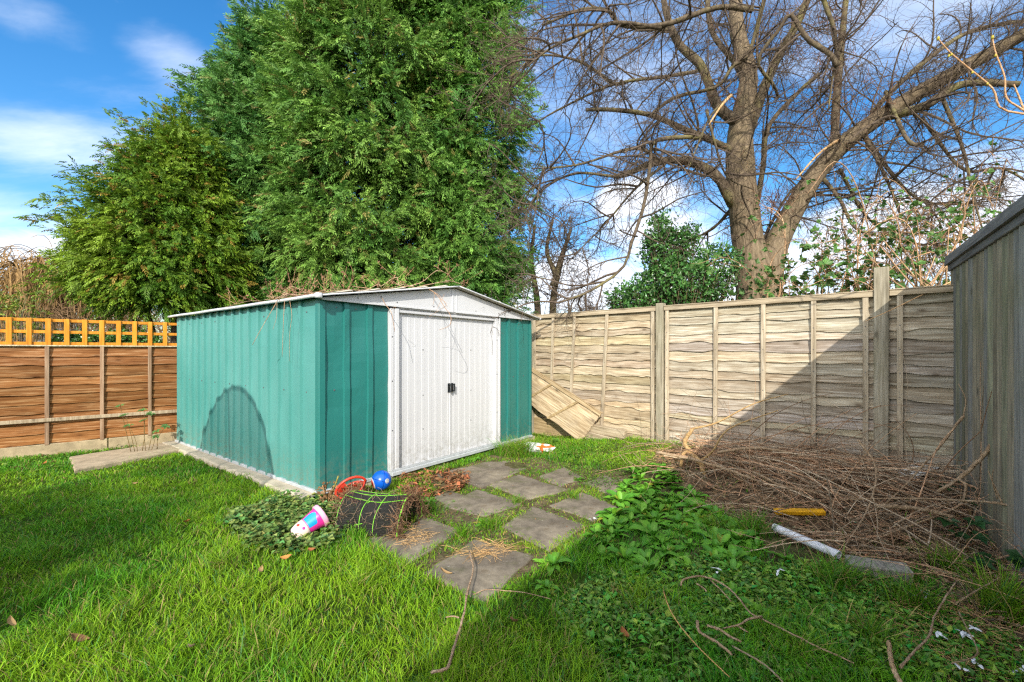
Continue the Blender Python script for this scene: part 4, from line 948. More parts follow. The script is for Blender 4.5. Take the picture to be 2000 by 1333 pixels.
def build_dead_stem():
    m = MB(); p = spline([P(1870, 545, 4.0), P(1800, 577, 3.9), P(1740, 606, 3.86), P(1690, 628, 3.84)], 16); m.tube(p, np.linspace(.006, .003, 16), 5, (1.7, 1.5, 1.2)); o = m.build('dry_stem', [MAT['stick']], None, True)
    tag(o, 'long pale dry stem hanging over the fence top across the tallest post', 'stem')
    m = MB()
    for pts in ([(2060, 228, 0), (1960, 215, 0), (1940, 175, 0), (1900, 140, 0), (1858, 105, 0), (1832, 76, 0)], [(2060, 250, 0), (1990, 210, 0), (1965, 190, 0), (1962, 150, 0), (1945, 105, 0), (1938, 74, 0)], [(2010, 240, .1), (1990, 190, .1), (1980, 165, .1)]):
        p = spline([P(a, b, 2.6+c) for a, b, c in pts], 18); m.tube(p, np.linspace(.0065, .0035, 18), 6, (1.6, 1.35, 1.2))
    o = m.build('budding_branch', [MAT['stick']], None, True); tag(o, 'thin pale branch with swelling yellow buds high above the closeboard fence', 'branch')
    for a, c in ((1832, 76), (1938, 74), (1858, 107), (1853, 110), (1899, 142), (1944, 109), (1928, 164)):
        b = MB(); q = P(a, c, 2.6); rr = .011 if c < 80 else .008
        V, F = tubes(np.array([[q+np.array([0, 0, -rr]), q+np.array([0, 0, -.3*rr]), q+np.array([.2*rr, 0, .6*rr]), q+np.array([.3*rr, 0, 1.5*rr])]]), np.array([[rr*.3, rr*.75, rr*.7, rr*.1]]), 7, True); b.add(V, F, (.50, .42, .05))
        b.build('bud', [MAT['leaf']], o, True)
build_dead_stem()
def build_house():
    # far house: only its roof slope and a little wall show at the left edge
    o = P(-60, 687, 30)*np.array([1, 1, 0]); t = thing('house', 'distant pale house with a grey slate roof at the left edge above the trellis', 'house', tuple(o)); W = 7.0; ze = 2.9; zr = 5.4
    b = MB(); b.box((-W, 0, -.2), (2.2, 6, ze), bev=.02); b.prism([(0, ze), (6, ze), (3, zr-.12)], 1.9, 2.2, 0); b.build('wall', [MAT['brick']], t)
    r = MB()
    for sg in (0, 1):
        ys = (-.4, 3) if sg == 0 else (6.4, 3); V = [(-W-.3, ys[0], ze-.30), (2.5, ys[0], ze-.30), (2.5, ys[1], zr), (-W-.3, ys[1], zr)]; V += [(x, y, z+.12) for x, y, z in V]
        r.add(V, np.array([[0, 1, 2, 3], [4, 7, 6, 5], [0, 4, 5, 1], [1, 5, 6, 2], [2, 6, 7, 3], [3, 7, 4, 0]]))
    rf = r.build('roof', [MAT['tile']], t)
    c = MB(); c.box((-3.2, 2.6, 5.2), (-2.4, 3.4, 6.5), bev=.02); c.build('chimney', [MAT['tile']], rf)
    for x in (-5, -1.5, .6):
        f = MB(); f.box((x-.65, -.03, 1.0), (x+.65, .02, 2.2), bev=.01); w_ = f.build('window', [MAT['white']], t); g = MB(); g.box((x-.57, -.045, 1.08), (x+.57, -.032, 2.12)); g.build('pane', [MAT['glass']], w_)
build_house()
def build_far_fence():
    m = MB(); a = P(-120, 687, 10.5); b_ = P(480, 687, 12.5); L = float(np.linalg.norm((b_-a)[:2]))
    lap(m, 0, L, .1, 1.45, .14, .01, 71, (.95, .93, .85)); m.box((0, -.05, 1.44), (L, .03, 1.50), bev=.004)
    for x in np.arange(0, L, 1.9): m.box((x-.05, -.06, 0), (x+.05, -.025, 1.55), bev=.004)
    o = m.build('neighbour_fence', [MAT['lapwood']]); o.location = (a[0], a[1], 0); o.rotation_euler = (0, 0, math.atan2(b_[1]-a[1], b_[0]-a[0])); tag(o, "neighbour's pale grey fence glimpsed through the orange trellis", 'fence')
build_far_fence()

# ------------------------------------------------------------------ grass, weeds and litter
def blades(x, y, h, wd, lean, r, col, tipc=1.25, z0=None):
    N = len(x); z = gz(x, y) if z0 is None else z0; b = np.column_stack([x, y, z-.004]); a = r.uniform(0, 2*math.pi, N)
    la = 4.2*vnoise(x, y, 3.4, 91)+r.normal(0, 1.7, N); ld = np.column_stack([np.cos(la), np.sin(la), 0*la]); s = np.column_stack([np.cos(a), np.sin(a), 0*a]); up = np.array([0, 0, 1.])
    pts = []
    for t in (0, .38, .74, 1.0):
        off = ld*(lean*h*t**1.8)[:, None]+up*(h*t*(1-.35*lean*t))[:, None]; pts.append(b+off)
    W = wd[:, None]*s*.5
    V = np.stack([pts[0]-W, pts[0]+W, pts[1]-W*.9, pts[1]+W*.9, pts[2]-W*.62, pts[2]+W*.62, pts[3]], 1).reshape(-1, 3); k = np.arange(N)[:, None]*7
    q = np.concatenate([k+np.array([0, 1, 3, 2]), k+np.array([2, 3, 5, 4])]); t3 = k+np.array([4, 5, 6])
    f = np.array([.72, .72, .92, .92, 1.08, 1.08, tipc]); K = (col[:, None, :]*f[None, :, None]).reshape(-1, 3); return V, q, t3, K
def grass_col(x, y, r, k=1.0):
    m = np.clip(.5+.6*vnoise(x, y, 1.6, 71)+.3*vnoise(x, y, 5, 72)+r.normal(0, .22, len(x)), 0, 1)[:, None]
    c = np.array([.078, .270, .012])*(1-m)+np.array([.255, .440, .018])*m; dry = (r.uniform(size=len(x)) < .085)[:, None]; blu = (r.uniform(size=len(x)) < .08)[:, None]
    c = np.where(blu, np.array([.09, .25, .06]), c); c = np.where(dry, np.array([.34, .27, .10]), c); return c*r.uniform(.75, 1.25, (len(x), 1))*k
STRIP = [G(*p)[:2] for p in ((136, 894), (322, 866), (352, 880), (146, 920))]
def blocked(x, y, m=.02):
    k = inshed(x, y, m) | inpoly(x, y, np.array(STRIP))
    u = (x-SH0[0])*SF[0]+(y-SH0[1])*SF[1]; v = (x-SH0[0])*SW[0]+(y-SH0[1])*SW[1]; k |= (u > -.11) & (u < .1) & (v > -.02) & (v < SHD+.1)
    for p in SLABW: k |= inpoly(x, y, shrink(p, .91))
    return k | ~in_garden(x, y)
COVER = np.array([G(*p)[:2] for p in [(455, 1010), (520, 985), (630, 978), (680, 1000), (690, 1040), (640, 1072), (560, 1080), (480, 1068), (445, 1045)]])
WEEDS = np.array([G(*p)[:2] for p in [(1215, 935), (1280, 910), (1335, 950), (1380, 1000), (1445, 1040), (1460, 1090), (1380, 1115), (1310, 1120), (1230, 1110), (1160, 1080), (1155, 1035), (1205, 1000)]])
def build_grass():
    r = R_(500); Vs, Qs, Ts, Ks = [], [], [], []; n = 0
    def put(x, y, h, wd, lean, col, z0=None):
        nonlocal n
        V, q, t, K = blades(x, y, h, wd, lean, r, col, z0=z0); Vs.append(V); Qs.append(q+n); Ts.append(t+n); Ks.append(K); n += len(V)
    for y0, y1, dens, wk in ((1.15, 2.1, 15000, 1.0), (2.1, 3.0, 10500, 1.15), (3.0, 4.2, 7000, 1.4), (4.2, 7.2, 4300, 1.8)):
        hw = y1*1.22+.3; N = int((y1-y0)*2*hw*dens); x = r.uniform(-hw, hw, N); y = r.uniform(y0, y1, N); ok = (np.abs(x) < y*1.2+.35) & ~blocked(x, y)
        br = inpoly(x, y, BRUSH); pa = inpoly(x, y, PATH); ok &= ~(inpoly(x, y, COVER) & (r.uniform(size=N) < .85)); ok &= ~(inpoly(x, y, WEEDS) & (r.uniform(size=N) < .72))
        tuft = .5+.5*vnoise(x, y, 3.2, 80); den = np.clip(.55+.6*tuft, 0, 1)
        weedy = (x > .35) & (y < 4.6); den = np.where(weedy, np.clip(.10+.75*(vnoise(x, y, 2.3, 81) > -.05)+.1*(y < 2.2), 0, 1)*np.where(x > 1.6, .45, .9), den)
        den = np.where(pa, np.clip(.48+.9*vnoise(x, y, 4, 8), .08, .9), den); den = np.where(br, .012, den)
        ok &= r.uniform(size=N) < den; x, y = x[ok], y[ok]; N = len(x); pa = pa[ok]; weedy = weedy[ok]; tuft = tuft[ok]
        h = (.032+.052*tuft)*r.uniform(.5, 1.5, N)*np.where(pa, .52, 1)*np.where(weedy & ~pa, 1.15, 1)*np.interp(y, [1.5, 3.5, 5.5], [1.12, .9, .72])
        c = grass_col(x, y, r); c = np.where(pa[:, None], c*np.array([1.25, 1.08, 1]), c); c = np.where((weedy & ~pa)[:, None], c*np.array([.70, .95, .95]), c)
        put(x, y, h, wk*r.uniform(.0026, .0052, N), r.uniform(.15, 1.05, N), c)
    # coarse tussocks
    for px, py, cnt, rad, hh in ((1015, 890, 620, .20, .27), (985, 888, 300, .10, .2), (1040, 880, 150, .1, .2), (1470, 1050, 260, .12, .20), (1400, 1040, 160, .1, .16), (1640, 1150, 320, .14, .20), (1850, 1115, 200, .10, .18), (1960, 1205, 420, .12, .26), (1790, 1190, 240, .12, .20), (1700, 1260, 160, .1, .18), (1560, 1280, 220, .15, .14), (900, 1050, 130, .09, .11), (1010, 985, 110, .09, .09),
                                 (960, 1030, 200, .12, .11), (1120, 975, 90, .06, .10), (840, 1000, 150, .08, .14), (215, 868, 160, .12, .13), (260, 862, 120, .1, .12), (700, 1150, 200, .15, .13), (430, 1110, 220, .16, .13), (250, 1210, 260, .2, .13), (520, 1270, 260, .18, .13), (900, 1290, 260, .2, .13), (1250, 1180, 220, .18, .12)):
        c0 = G(px, py); a = r.uniform(0, 6.28, cnt); q = np.abs(r.normal(0, rad*.6, cnt)); x = c0[0]+np.cos(a)*q; y = c0[1]+np.sin(a)*q
        ok = ~inshed(x, y, .01); x, y = x[ok], y[ok]; cnt = len(x)
        c = grass_col(x, y, r, .85); c = np.where((r.uniform(size=cnt) < (.35 if px in (1020,) else .08))[:, None], np.array([.42, .33, .12]), c)
        put(x, y, hh*r.uniform(.5, 1.25, cnt), r.uniform(.003, .0055, cnt), r.uniform(.25, 1.1, cnt), c)
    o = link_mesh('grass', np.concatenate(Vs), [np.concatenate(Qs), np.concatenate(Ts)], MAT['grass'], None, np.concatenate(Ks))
    tag(o, 'long bright green lawn grass with tufts and yellowed blades', 'grass', kind='stuff')
build_grass()
def scatter_poly(poly, n, r):
    poly = np.asarray(poly); lo, hi = poly.min(0), poly.max(0); p = r.uniform(lo, hi, (n*6, 2)); return p[inpoly(p[:, 0], p[:, 1], poly)][:n]
def patch(name, label, cat, pxs, n, col, L, W, hmax, seed, mat='leaf', shade=(.55, 1.5), rosette=1, tiltup=.35, avoid=True, colvar=.25):
    """low mat of leaves over a ground polygon"""
    r = R_(seed); poly = np.array([G(*p)[:2] for p in pxs]); c = scatter_poly(poly, n, r); k = vnoise(c[:, 0], c[:, 1], 3.5, seed)
    c = c[r.uniform(size=len(c)) < np.clip(.75+.7*k, .1, 1)]
    if avoid: c = c[~blocked(c[:, 0], c[:, 1], .03)]
    m = len(c); z = gz(c[:, 0], c[:, 1])+hmax*r.uniform(.0, 1, m)*(.55+.45*vnoise(c[:, 0], c[:, 1], 4, seed+2))
    base = np.repeat(np.column_stack([c, z]), rosette, 0); M = len(base); a = r.uniform(0, 6.28, M)
    d = np.column_stack([np.cos(a), np.sin(a), r.normal(tiltup, .3, M)]); nn = np.column_stack([r.normal(0, .3, M), r.normal(0, .3, M), np.ones(M)])
    Ls = r.uniform(*L, M); V, F = leafset(base, d, nn, Ls, Ls*r.uniform(*W, M), .15, .12)
    cc = np.array(col)*r.uniform(*shade, (M, 1))*(1+colvar*r.normal(size=(M, 1))*np.array([.8, .1, 0.1]))
    K = np.repeat(np.clip(cc, .005, 1), 5, 0)
    o = link_mesh(name, V, [F], MAT[mat], None, K); return tag(o, label, cat, kind='stuff')
patch('ground_cover', 'mat of small crinkled nettle-like leaves on the lawn edge at the near shed corner', 'ground cover', [(450, 1010), (520, 985), (630, 978), (680, 1000), (690, 1040), (650, 1080), (560, 1090), (480, 1075), (440, 1050)], 5200, (.15, .235, .055), (.028, .05), (.8, 1.05), .14, 510, tiltup=.05, colvar=.35)
patch('chickweed', 'bright yellow-green mat of chickweed at the foot of the lap fence', 'weeds', [(1035, 850), (1100, 838), (1180, 868), (1262, 890), (1262, 915), (1190, 922), (1130, 900), (1060, 885)], 6500, (.15, .27, .022), (.012, .026), (.5, .8), .10, 511, tiltup=.3)
patch('clover', 'low patchy clover and small weeds creeping over the far paving', 'weeds', [(1090, 900), (1180, 910), (1262, 915), (1250, 960), (1200, 985), (1130, 950)], 2600, (.085, .18, .018), (.012, .024), (.5, .9), .04, 512, avoid=False)
patch('small_weeds', 'carpet of small-leaved weeds in the shade in front of the cut branches', 'weeds', [(1180, 1120), (1400, 1100), (1640, 1110), (1800, 1160), (1960, 1230), (2060, 1345), (1180, 1345), (1080, 1200)], 19000, (.13, .275, .034), (.018, .042), (.45, .8), .065, 513, tiltup=.4, shade=(.5, 1.6), colvar=.45)
patch('small_weeds', 'few tiny weeds sprouting along the joints of the slabs', 'weeds', [(830, 1000), (960, 955), (1060, 985), (1170, 1010), (1060, 1090), (960, 1060), (880, 1090), (800, 1080)], 1500, (.10, .21, .02), (.012, .026), (.4, .7), .03, 514)
patch('leaf_litter', 'heap of dry brown leaves against the shed beside the left door post', 'dry leaves', [(770, 950), (800, 928), (880, 918), (920, 940), (900, 965), (840, 975), (780, 975)], 1500, (.26, .125, .06), (.03, .065), (.4, .7), .10, 515, 'dry', avoid=False, colvar=.3)
patch('leaf_litter', 'brown dead leaves and stalks round the toys at the near shed corner', 'dry leaves', [(640, 975), (690, 945), (760, 955), (800, 985), (820, 1030), (720, 1060), (650, 1030)], 1300, (.17, .085, .045), (.02, .05), (.35, .7), .05, 516, 'dry', avoid=False, colvar=.3)
patch('leaf_litter', 'brown leaf litter under the heap of cut branches', 'dry leaves', [(1285, 890), (1500, 875), (1700, 900), (1880, 940), (1985, 1110), (2040, 1300), (1950, 1290), (1800, 1160), (1640, 1110), (1500, 1040), (1400, 1000), (1330, 940)], 6500, (.28, .18, .105), (.02, .055), (.3, .7), .03, 517, 'dry', avoid=False, colvar=.25)
patch('leaf_litter', 'thin brown crumbs of litter scattered on the paving', 'dry leaves', [(840, 935), (1060, 895), (1245, 935), (1170, 1040), (1000, 1160), (900, 1150), (710, 1065), (850, 960)], 900, (.24, .15, .08), (.010, .028), (.3, .6), .004, 518, 'dry', avoid=False)
patch('leaf_litter', 'brown dead leaves and stalks by the foot of the trellis fence', 'dry leaves', [(0, 893), (60, 884), (118, 890), (100, 912), (20, 920)], 420, (.20, .11, .06), (.02, .05), (.3, .7), .04, 519, 'dry', avoid=False)
patch('small_weeds', 'broad small weeds round the brown stalks by the trellis fence foot', 'weeds', [(0, 885), (130, 880), (330, 850), (335, 866), (140, 893), (120, 925), (0, 935)], 1500, (.11, .22, .025), (.02, .045), (.4, .7), .07, 521)
def fallen_leaf():
    spots = [(88, 905, 'copper'), (365, 1020, 'copper'), (20, 1218, 'tan'), (265, 945, 'tan'), (372, 1265, 'grey-brown'), (1220, 1240, 'rust'), (508, 1115, 'tan'), (560, 1090, 'orange'), (870, 1120, 'tan'), (610, 1075, 'rust'), (155, 1250, 'brown'), (1003, 1215, 'brown')]
    cl = {'copper': (.42, .16, .05), 'tan': (.46, .30, .14), 'grey-brown': (.26, .19, .13), 'rust': (.34, .13, .05), 'orange': (.50, .24, .07), 'brown': (.22, .12, .06)}
    r = R_(520)
    wh = ['by the trellis fence foot', 'in the shaded patch of lawn', 'at the left edge of the lawn', 'near the flat concrete slab', 'in the middle of the front lawn', 'left of the fallen twigs', 'below the ground cover', 'just under the pink beaker', 'on the front slab edge', 'beside the crinkled ground cover', 'low on the left of the lawn', 'beside the long dark stick']
    for (a, c, nm), w_ in zip(spots, wh):
        q = G(a, c, .05); n = 5; xs = np.linspace(-1, 1, n); L = r.uniform(.025, .038); V = []
        for i in xs:
            for j in (-1, 0, 1): V.append((i*L, j*L*.5*(1-i*i*.85), L*.5*(i*i)*.6+abs(j)*L*.22))
        ii = np.arange(n-1)[:, None]*3+np.arange(2)[None]; F = np.stack([ii, ii+3, ii+4, ii+1], -1).reshape(-1, 4)
        o = link_mesh('fallen_leaf', V, [F], MAT['dry'], None, np.tile(cl[nm], (len(V), 1)), True); o.location = q; o.rotation_euler = (r.uniform(-.5, .5), r.uniform(-.5, .5), r.uniform(0, 6.28))
        tag(o, 'curled %s dead leaf lying on the grass %s' % (nm, w_), 'leaf', 'dead leaves on the lawn')
fallen_leaf()

def broadleaf(seed, n=13, L=(.10, .17), W=.36):
    r = R_(seed); b = MB()
    for k in range(n):
        a = k*2.4+r.uniform(-.3, .3); l = r.uniform(*L)*(1.0 if k < n*.6 else .72); el = r.uniform(.25, .75) if k < n*.6 else r.uniform(.8, 1.3); w_ = l*W*r.uniform(.85, 1.15)
        ns_ = 7; t = np.linspace(0, 1, ns_); out = l*(t*math.cos(el)+.10*np.sin(t*2)); zz = l*(t*math.sin(el)-.42*t*t); zz = np.maximum(zz, .004)+.012
        wid = w_*.5*np.sin(np.pi*np.clip(t*.92+.06, 0, 1))**.75*(1-.15*t); wid[0] = .003; wid[-1] = .001
        V = []
        for q in range(ns_):
            for j in (-1, -.5, 0, .5, 1): V.append((out[q], j*wid[q], zz[q]+abs(j)*wid[q]*.34+.0025*math.sin(q*2.3+j*3+k)))
        V = np.array(V); ca, sa = math.cos(a), math.sin(a); V = np.column_stack([V[:, 0]*ca-V[:, 1]*sa, V[:, 0]*sa+V[:, 1]*ca, V[:, 2]])
        i = np.arange(ns_-1)[:, None]*5+np.arange(4)[None]; F = np.stack([i, i+5, i+6, i+1], -1).reshape(-1, 4)
        m = r.uniform(); c = (np.array([.08, .27, .022])*(1-m)+np.array([.17, .39, .03])*m)*r.uniform(.8, 1.15)
        if r.uniform() < .06: c = np.array([.25, .28, .03])
        K = np.tile(c, (len(V), 1)); K[2::5] *= 1.25; b.add(V, F, K)
    return b
def build_weeds():
    protos = []
    for k in range(6):
        o = broadleaf(600+k, n=11+k % 3*2, W=.34+.03*(k % 3)).build('broadleaf_weed', [MAT['leaf']], None, True); protos.append(o)
    r = R_(610)
    poly = np.array([G(*p)[:2] for p in [(1225, 930), (1280, 908), (1335, 945), (1385, 995), (1460, 1040), (1490, 1090), (1420, 1130), (1330, 1140), (1235, 1120), (1150, 1085), (1155, 1035), (1205, 995)]])
    pts = []; tries = scatter_poly(poly, 900, r)
    for p in tries:
        if all(np.hypot(*(p-q)) > .10 for q in pts): pts.append(p)
        if len(pts) > 74: break
    lab = 'broad-leaved green weed in the dense patch between the paving and the cut branches'; used = 0
    def place(p, s, label, group=None):
        nonlocal used
        src = protos[used % 6]; o = src if used < 6 else src.copy()
        if used >= 6: C.objects.link(o)
        used += 1; o.location = (p[0], p[1], float(gz(p[0], p[1]))-.004); o.rotation_euler = (r.uniform(-.15, .15), r.uniform(-.15, .15), r.uniform(0, 6.28)); o.scale = (s, s, s*r.uniform(.9, 1.3))
        if 'group' in o: del o['group']
        tag(o, label, 'weed', group)
    for p in pts: place(p, r.uniform(.72, 1.2), lab, 'weeds in the dense patch beside the paving')
    for (a, c), s, l in (((1535, 1100), 1.05, 'spreading broad-leaved weed beside the lower end of the white pipe'), ((1080, 1108), .9, 'single broad-leaved weed at the grassy corner of the front slab'), ((945, 1025), .62, 'small broad-leaved weed rooted in the middle of the slab joints'),
                         ((1130, 940), .6, 'pale green broad-leaved weed among the far slabs'), ((1430, 1170), .85, 'dark broad-leaved weed with two upright leaves by the fallen twigs'), ((1475, 1205), .7, 'low broad-leaved weed under the forked fallen twig'), ((930, 900), .6, 'little green weed growing against the shed door sill'), ((835, 985), .6, 'leafy green weed at the open end of the net bin'), ((1065, 1150), .6, 'faint broad-leaved weed in the grass right of the front slab'), ((1600, 1240), .6, 'small upright weed in the shaded foreground right of the twigs'), ((1255, 1125), .75, 'outlying broad-leaved weed below the dense patch')):
        place(G(a, c), s, l)
    # lobed bramble seedlings at the lap fence and dark bramble leaves by the closeboard fence
    def lobed(name, label, cat, spots, sz, col, seed, mat='leaf'):
        r2 = R_(seed); b0 = G(*spots[0][:2]); t = thing(name, label, cat, tuple(b0)); m = MB(); lv = MB()
        for a, c, h in spots:
            p = G(a, c)-b0; q = p+np.array([r2.normal(0, .03), r2.normal(0, .03), h]); m.tube(spline([p*.6, (p*.6+q)/2+r2.normal(0, .02, 3), q], 6), np.linspace(.004, .002, 6), 5, (.5, .5, .3))
            d0 = nrm(np.array([r2.normal(0, .6), -.6, .05])); nn = nrm(np.array([r2.normal(0, .25), -.35, 1.0]))
            for ang in (-1.9, -.95, 0, .95, 1.9):
                rot = Matrix.Rotation(ang, 3, Vector(nn)); d = np.array(rot @ Vector(d0)); l = sz*(1-.12*abs(ang))*r2.uniform(.9, 1.1)
                V, F = leafset(q[None], d[None], nn[None], np.array([l]), np.array([l*.72]), .12, .25); lv.add(V, F, np.array(col)*r2.uniform(.75, 1.2))
        m.build('stem', [MAT['cane']], t, True); lv.build('leaves', [MAT[mat]], t); return t
    lobed('sapling', 'little seedling with lobed green leaves in front of the leaning broken panel', 'seedling', [(1072, 852, .16), (1098, 850, .17), (1090, 868, .06)], .075, (.10, .24, .02), 620)
    lobed('bramble', 'dark green bramble leaves spreading at the foot of the closeboard fence', 'bramble', [(1850, 1060, .14), (1868, 1085, .12), (1898, 1080, .2), (1905, 1050, .22), (1880, 1120, .10), (1925, 1110, .18), (1950, 1130, .12), (1915, 1020, .2), (1845, 990, .16), (1875, 1000, .2), (1965, 1150, .15), (1990, 1160, .2)], .085, (.022, .075, .018), 621)
    lobed('bramble', 'thorny young bramble with pale leaves reaching over the mid rail of the trellis fence', 'bramble', [(285, 886, .42), (300, 884, .28), (272, 886, .55), (312, 882, .2), (258, 888, .36), (238, 890, .62), (292, 884, .5), (250, 888, .5), (322, 880, .32)], .075, (.09, .20, .05), 622)
build_weeds()

# ------------------------------------------------------------------ toys and odds and ends
def ring(c, ax, r, n, a0=0, a1=2*math.pi, closed=True):
    ax = nrm(np.asarray(ax, float)); u = nrm(np.cross(ax, [0.1, .2, 1.])); v = np.cross(ax, u); th = np.linspace(a0, a1, n, endpoint=not closed); return np.asarray(c)+r*(np.cos(th)[:, None]*u+np.sin(th)[:, None]*v)
def lathe(mb, prof_, n=28, col=(1, 1, 1), mi=0, M=None):
    th = np.linspace(0, 2*math.pi, n, endpoint=False); V = np.array([[(r_*math.cos(t), r_*math.sin(t), z) for t in th] for r_, z in prof_]).reshape(-1, 3)
    if M is not None: V = V @ np.array(M)[:3, :3].T+np.array(M)[:3, 3]
    k = len(prof_); i = np.arange(k-1)[:, None]*n; j = np.arange(n)[None]; j2 = (j+1) % n
    mb.add(V, np.stack([i+j, i+j2, i+n+j2, i+n+j], -1).reshape(-1, 4), col, mi)
def build_net_bin():
    b0 = G(742, 1030); t = thing('net_bin', 'collapsed black net bin with lime green cord grid lying on its side', 'net bin', tuple(b0), math.radians(-14))
    R, Lh = .165, .245; r = R_(700)
    def surf(s, a):   # s along axis, a angle (0 at the ground front, over the top)
        sag = 1-.10*math.sin(math.pi*(s+Lh)/(2*Lh))*math.sin(a)
        return np.array([s, -math.cos(a)*R*1.16*(1+.04*math.sin(3*s*9)), .012+(.01+R*1.38*max(0, math.sin(a)))*sag+.008*math.sin(9*s+4*a)])
    m = MB(); na, ns_ = 64, 66
    P1 = np.array([[surf(s, a) for a in np.linspace(-.15, math.pi+.15, na)] for s in np.linspace(-Lh, Lh, ns_)])
    V, F = tubes(P1, np.full((ns_, na), .0030), 3); m.add(V, F); P2 = np.ascontiguousarray(P1.transpose(1, 0, 2)); V, F = tubes(P2, np.full((na, ns_), .0030), 3); m.add(V, F)
    for k in range(320):   # matted dry roots in the mesh
        s, a = r.uniform(-Lh, Lh), abs(r.normal(0, .8)); a = a if r.uniform() < .5 else math.pi-a
        p = surf(s, a); d = r.normal(0, .04, 3); m.tube(np.array([p, p+d*.5+r.normal(0, .012, 3), p+d]), .0016, 3, (5, 3.6, 2.6))
    m.build('net', [MAT['net']], t)
    c = MB()
    for s in (-.24, -.06, .06, Lh): c.tube(np.array([surf(s, a) for a in np.linspace(0, math.pi, 26)])+np.array([0, 0, .004]), .0026 if s < .24 else .0045, 5)
    for a in (1.2, 1.6, 2.0): c.tube(np.array([surf(s, a) for s in np.linspace(-Lh, Lh, 18)])+np.array([0, 0, .004]), .0022, 5)
    c.build('cord', [MAT['lime']], t, True)
    e = MB()   # net end wall, sagging back inside
    for k in range(12):
        y = -R*1.1+2*R*1.1*k/11; zt = (R*1.38)*math.sqrt(max(0, 1-(y/(R*1.18))**2)); e.tube(np.array([[-.03-.10*math.sin(math.pi*q), y, .01+zt*q] for q in np.linspace(0, 1, 8)]), .0026, 4, mi=1 if k % 3 == 0 else 0)
    for q in (.12, .3, .5, .7, .88):
        hw = R*1.12*math.sqrt(max(0, 1-q*q)); e.tube(np.array([[-.03-.10*math.sin(math.pi*q), -hw+2*hw*k/8, .01+R*1.36*q] for k in range(9)]), .0026, 4, mi=1 if q == .5 else 0)
    e.build('net_end', [MAT['net'], MAT['lime']], t)
    f = MB()
    for k in range(800):
        a = r.uniform(-.1, math.pi+.1); s = Lh*(1 if r.uniform() < .7 else -1)+r.normal(0, .02); p = surf(np.clip(s, -Lh-.03, Lh+.03), a)+r.normal(0, .012, 3); d = r.normal(0, .035, 3)
        f.tube(np.array([p, p+d*.5+r.normal(0, .01, 3), p+d]), .0015, 3, np.array([1.7, 1.3, 1.0])*r.uniform(.5, 1.4))
    tag(f.build('dead_roots', [MAT['twig']], t), kind='stuff')
    g = R_(701); n = 260; x = g.uniform(-.2, .25, n); y = g.uniform(-.17, .17, n); b = np.column_stack([x, y, 0*x+.005])
    V, F = leafset(b, g.normal(0, .35, (n, 3))+np.array([0, 0, .9]), g.normal(0, .4, (n, 3))+np.array([0, -1, .5]), g.uniform(.05, .13, n), g.uniform(.006, .012, n)); o = link_mesh('grass_inside', V, [F], MAT['grass'], t, np.repeat(np.array([.13, .22, .015])*g.uniform(.5, 1.3, (n, 1)), 5, 0)); tag(o, kind='stuff')
build_net_bin()
def build_ball():
    p = G(745, 968); R = .088; t = thing('ball', 'blue toy ball with a white ring spot resting behind the net bin', 'ball', (p[0], p[1], p[2]+R*.98+.05), .2)
    b = MB(); lathe(b, [(R*math.sin(a), -R*math.cos(a)) for a in np.linspace(.001, math.pi-.001, 26)], 36); b.build('shell', [MAT['blue']], t, True)
    def patch_(name, cdir, r0, r1, mat):
        m = MB(); cdir = nrm(np.array(cdir, float)); u = nrm(np.cross(cdir, [0, .2, 1.])); v = np.cross(cdir, u); rings = []
        for a in np.linspace(r0, r1, 5): rings.append(np.array([1.012*R*(cdir*math.cos(a)+(u*math.cos(q)+v*math.sin(q))*math.sin(a)) for q in np.linspace(0, 2*math.pi, 24, endpoint=False)]))
        V = np.concatenate(rings); i = np.arange(4)[:, None]*24; j = np.arange(24)[None]; j2 = (j+1) % 24; m.add(V, np.stack([i+j, i+j2, i+24+j2, i+24+j], -1).reshape(-1, 4)); m.build(name, [MAT[mat]], t, True)
    patch_('white_ring', (.62, -.75, .12), .11, .24, 'white'); patch_('grey_spot', (.62, -.75, .12), .0, .10, 'greyw'); patch_('red_panel', (-.98, -.35, -.25), .05, .45, 'red'); patch_('white_band', (-.98, -.35, -.25), .46, .60, 'white')
    s = MB(); s.tube(ring((0, 0, 0), (.3, .2, .9), R*1.001, 48), .0022, 4, (.3, .3, .4)); s.tube(ring((0, 0, 0), (.9, .3, -.2), R*1.001, 48), .0022, 4, (.3, .3, .4)); s.build('seam', [MAT['blue']], t)
build_ball()
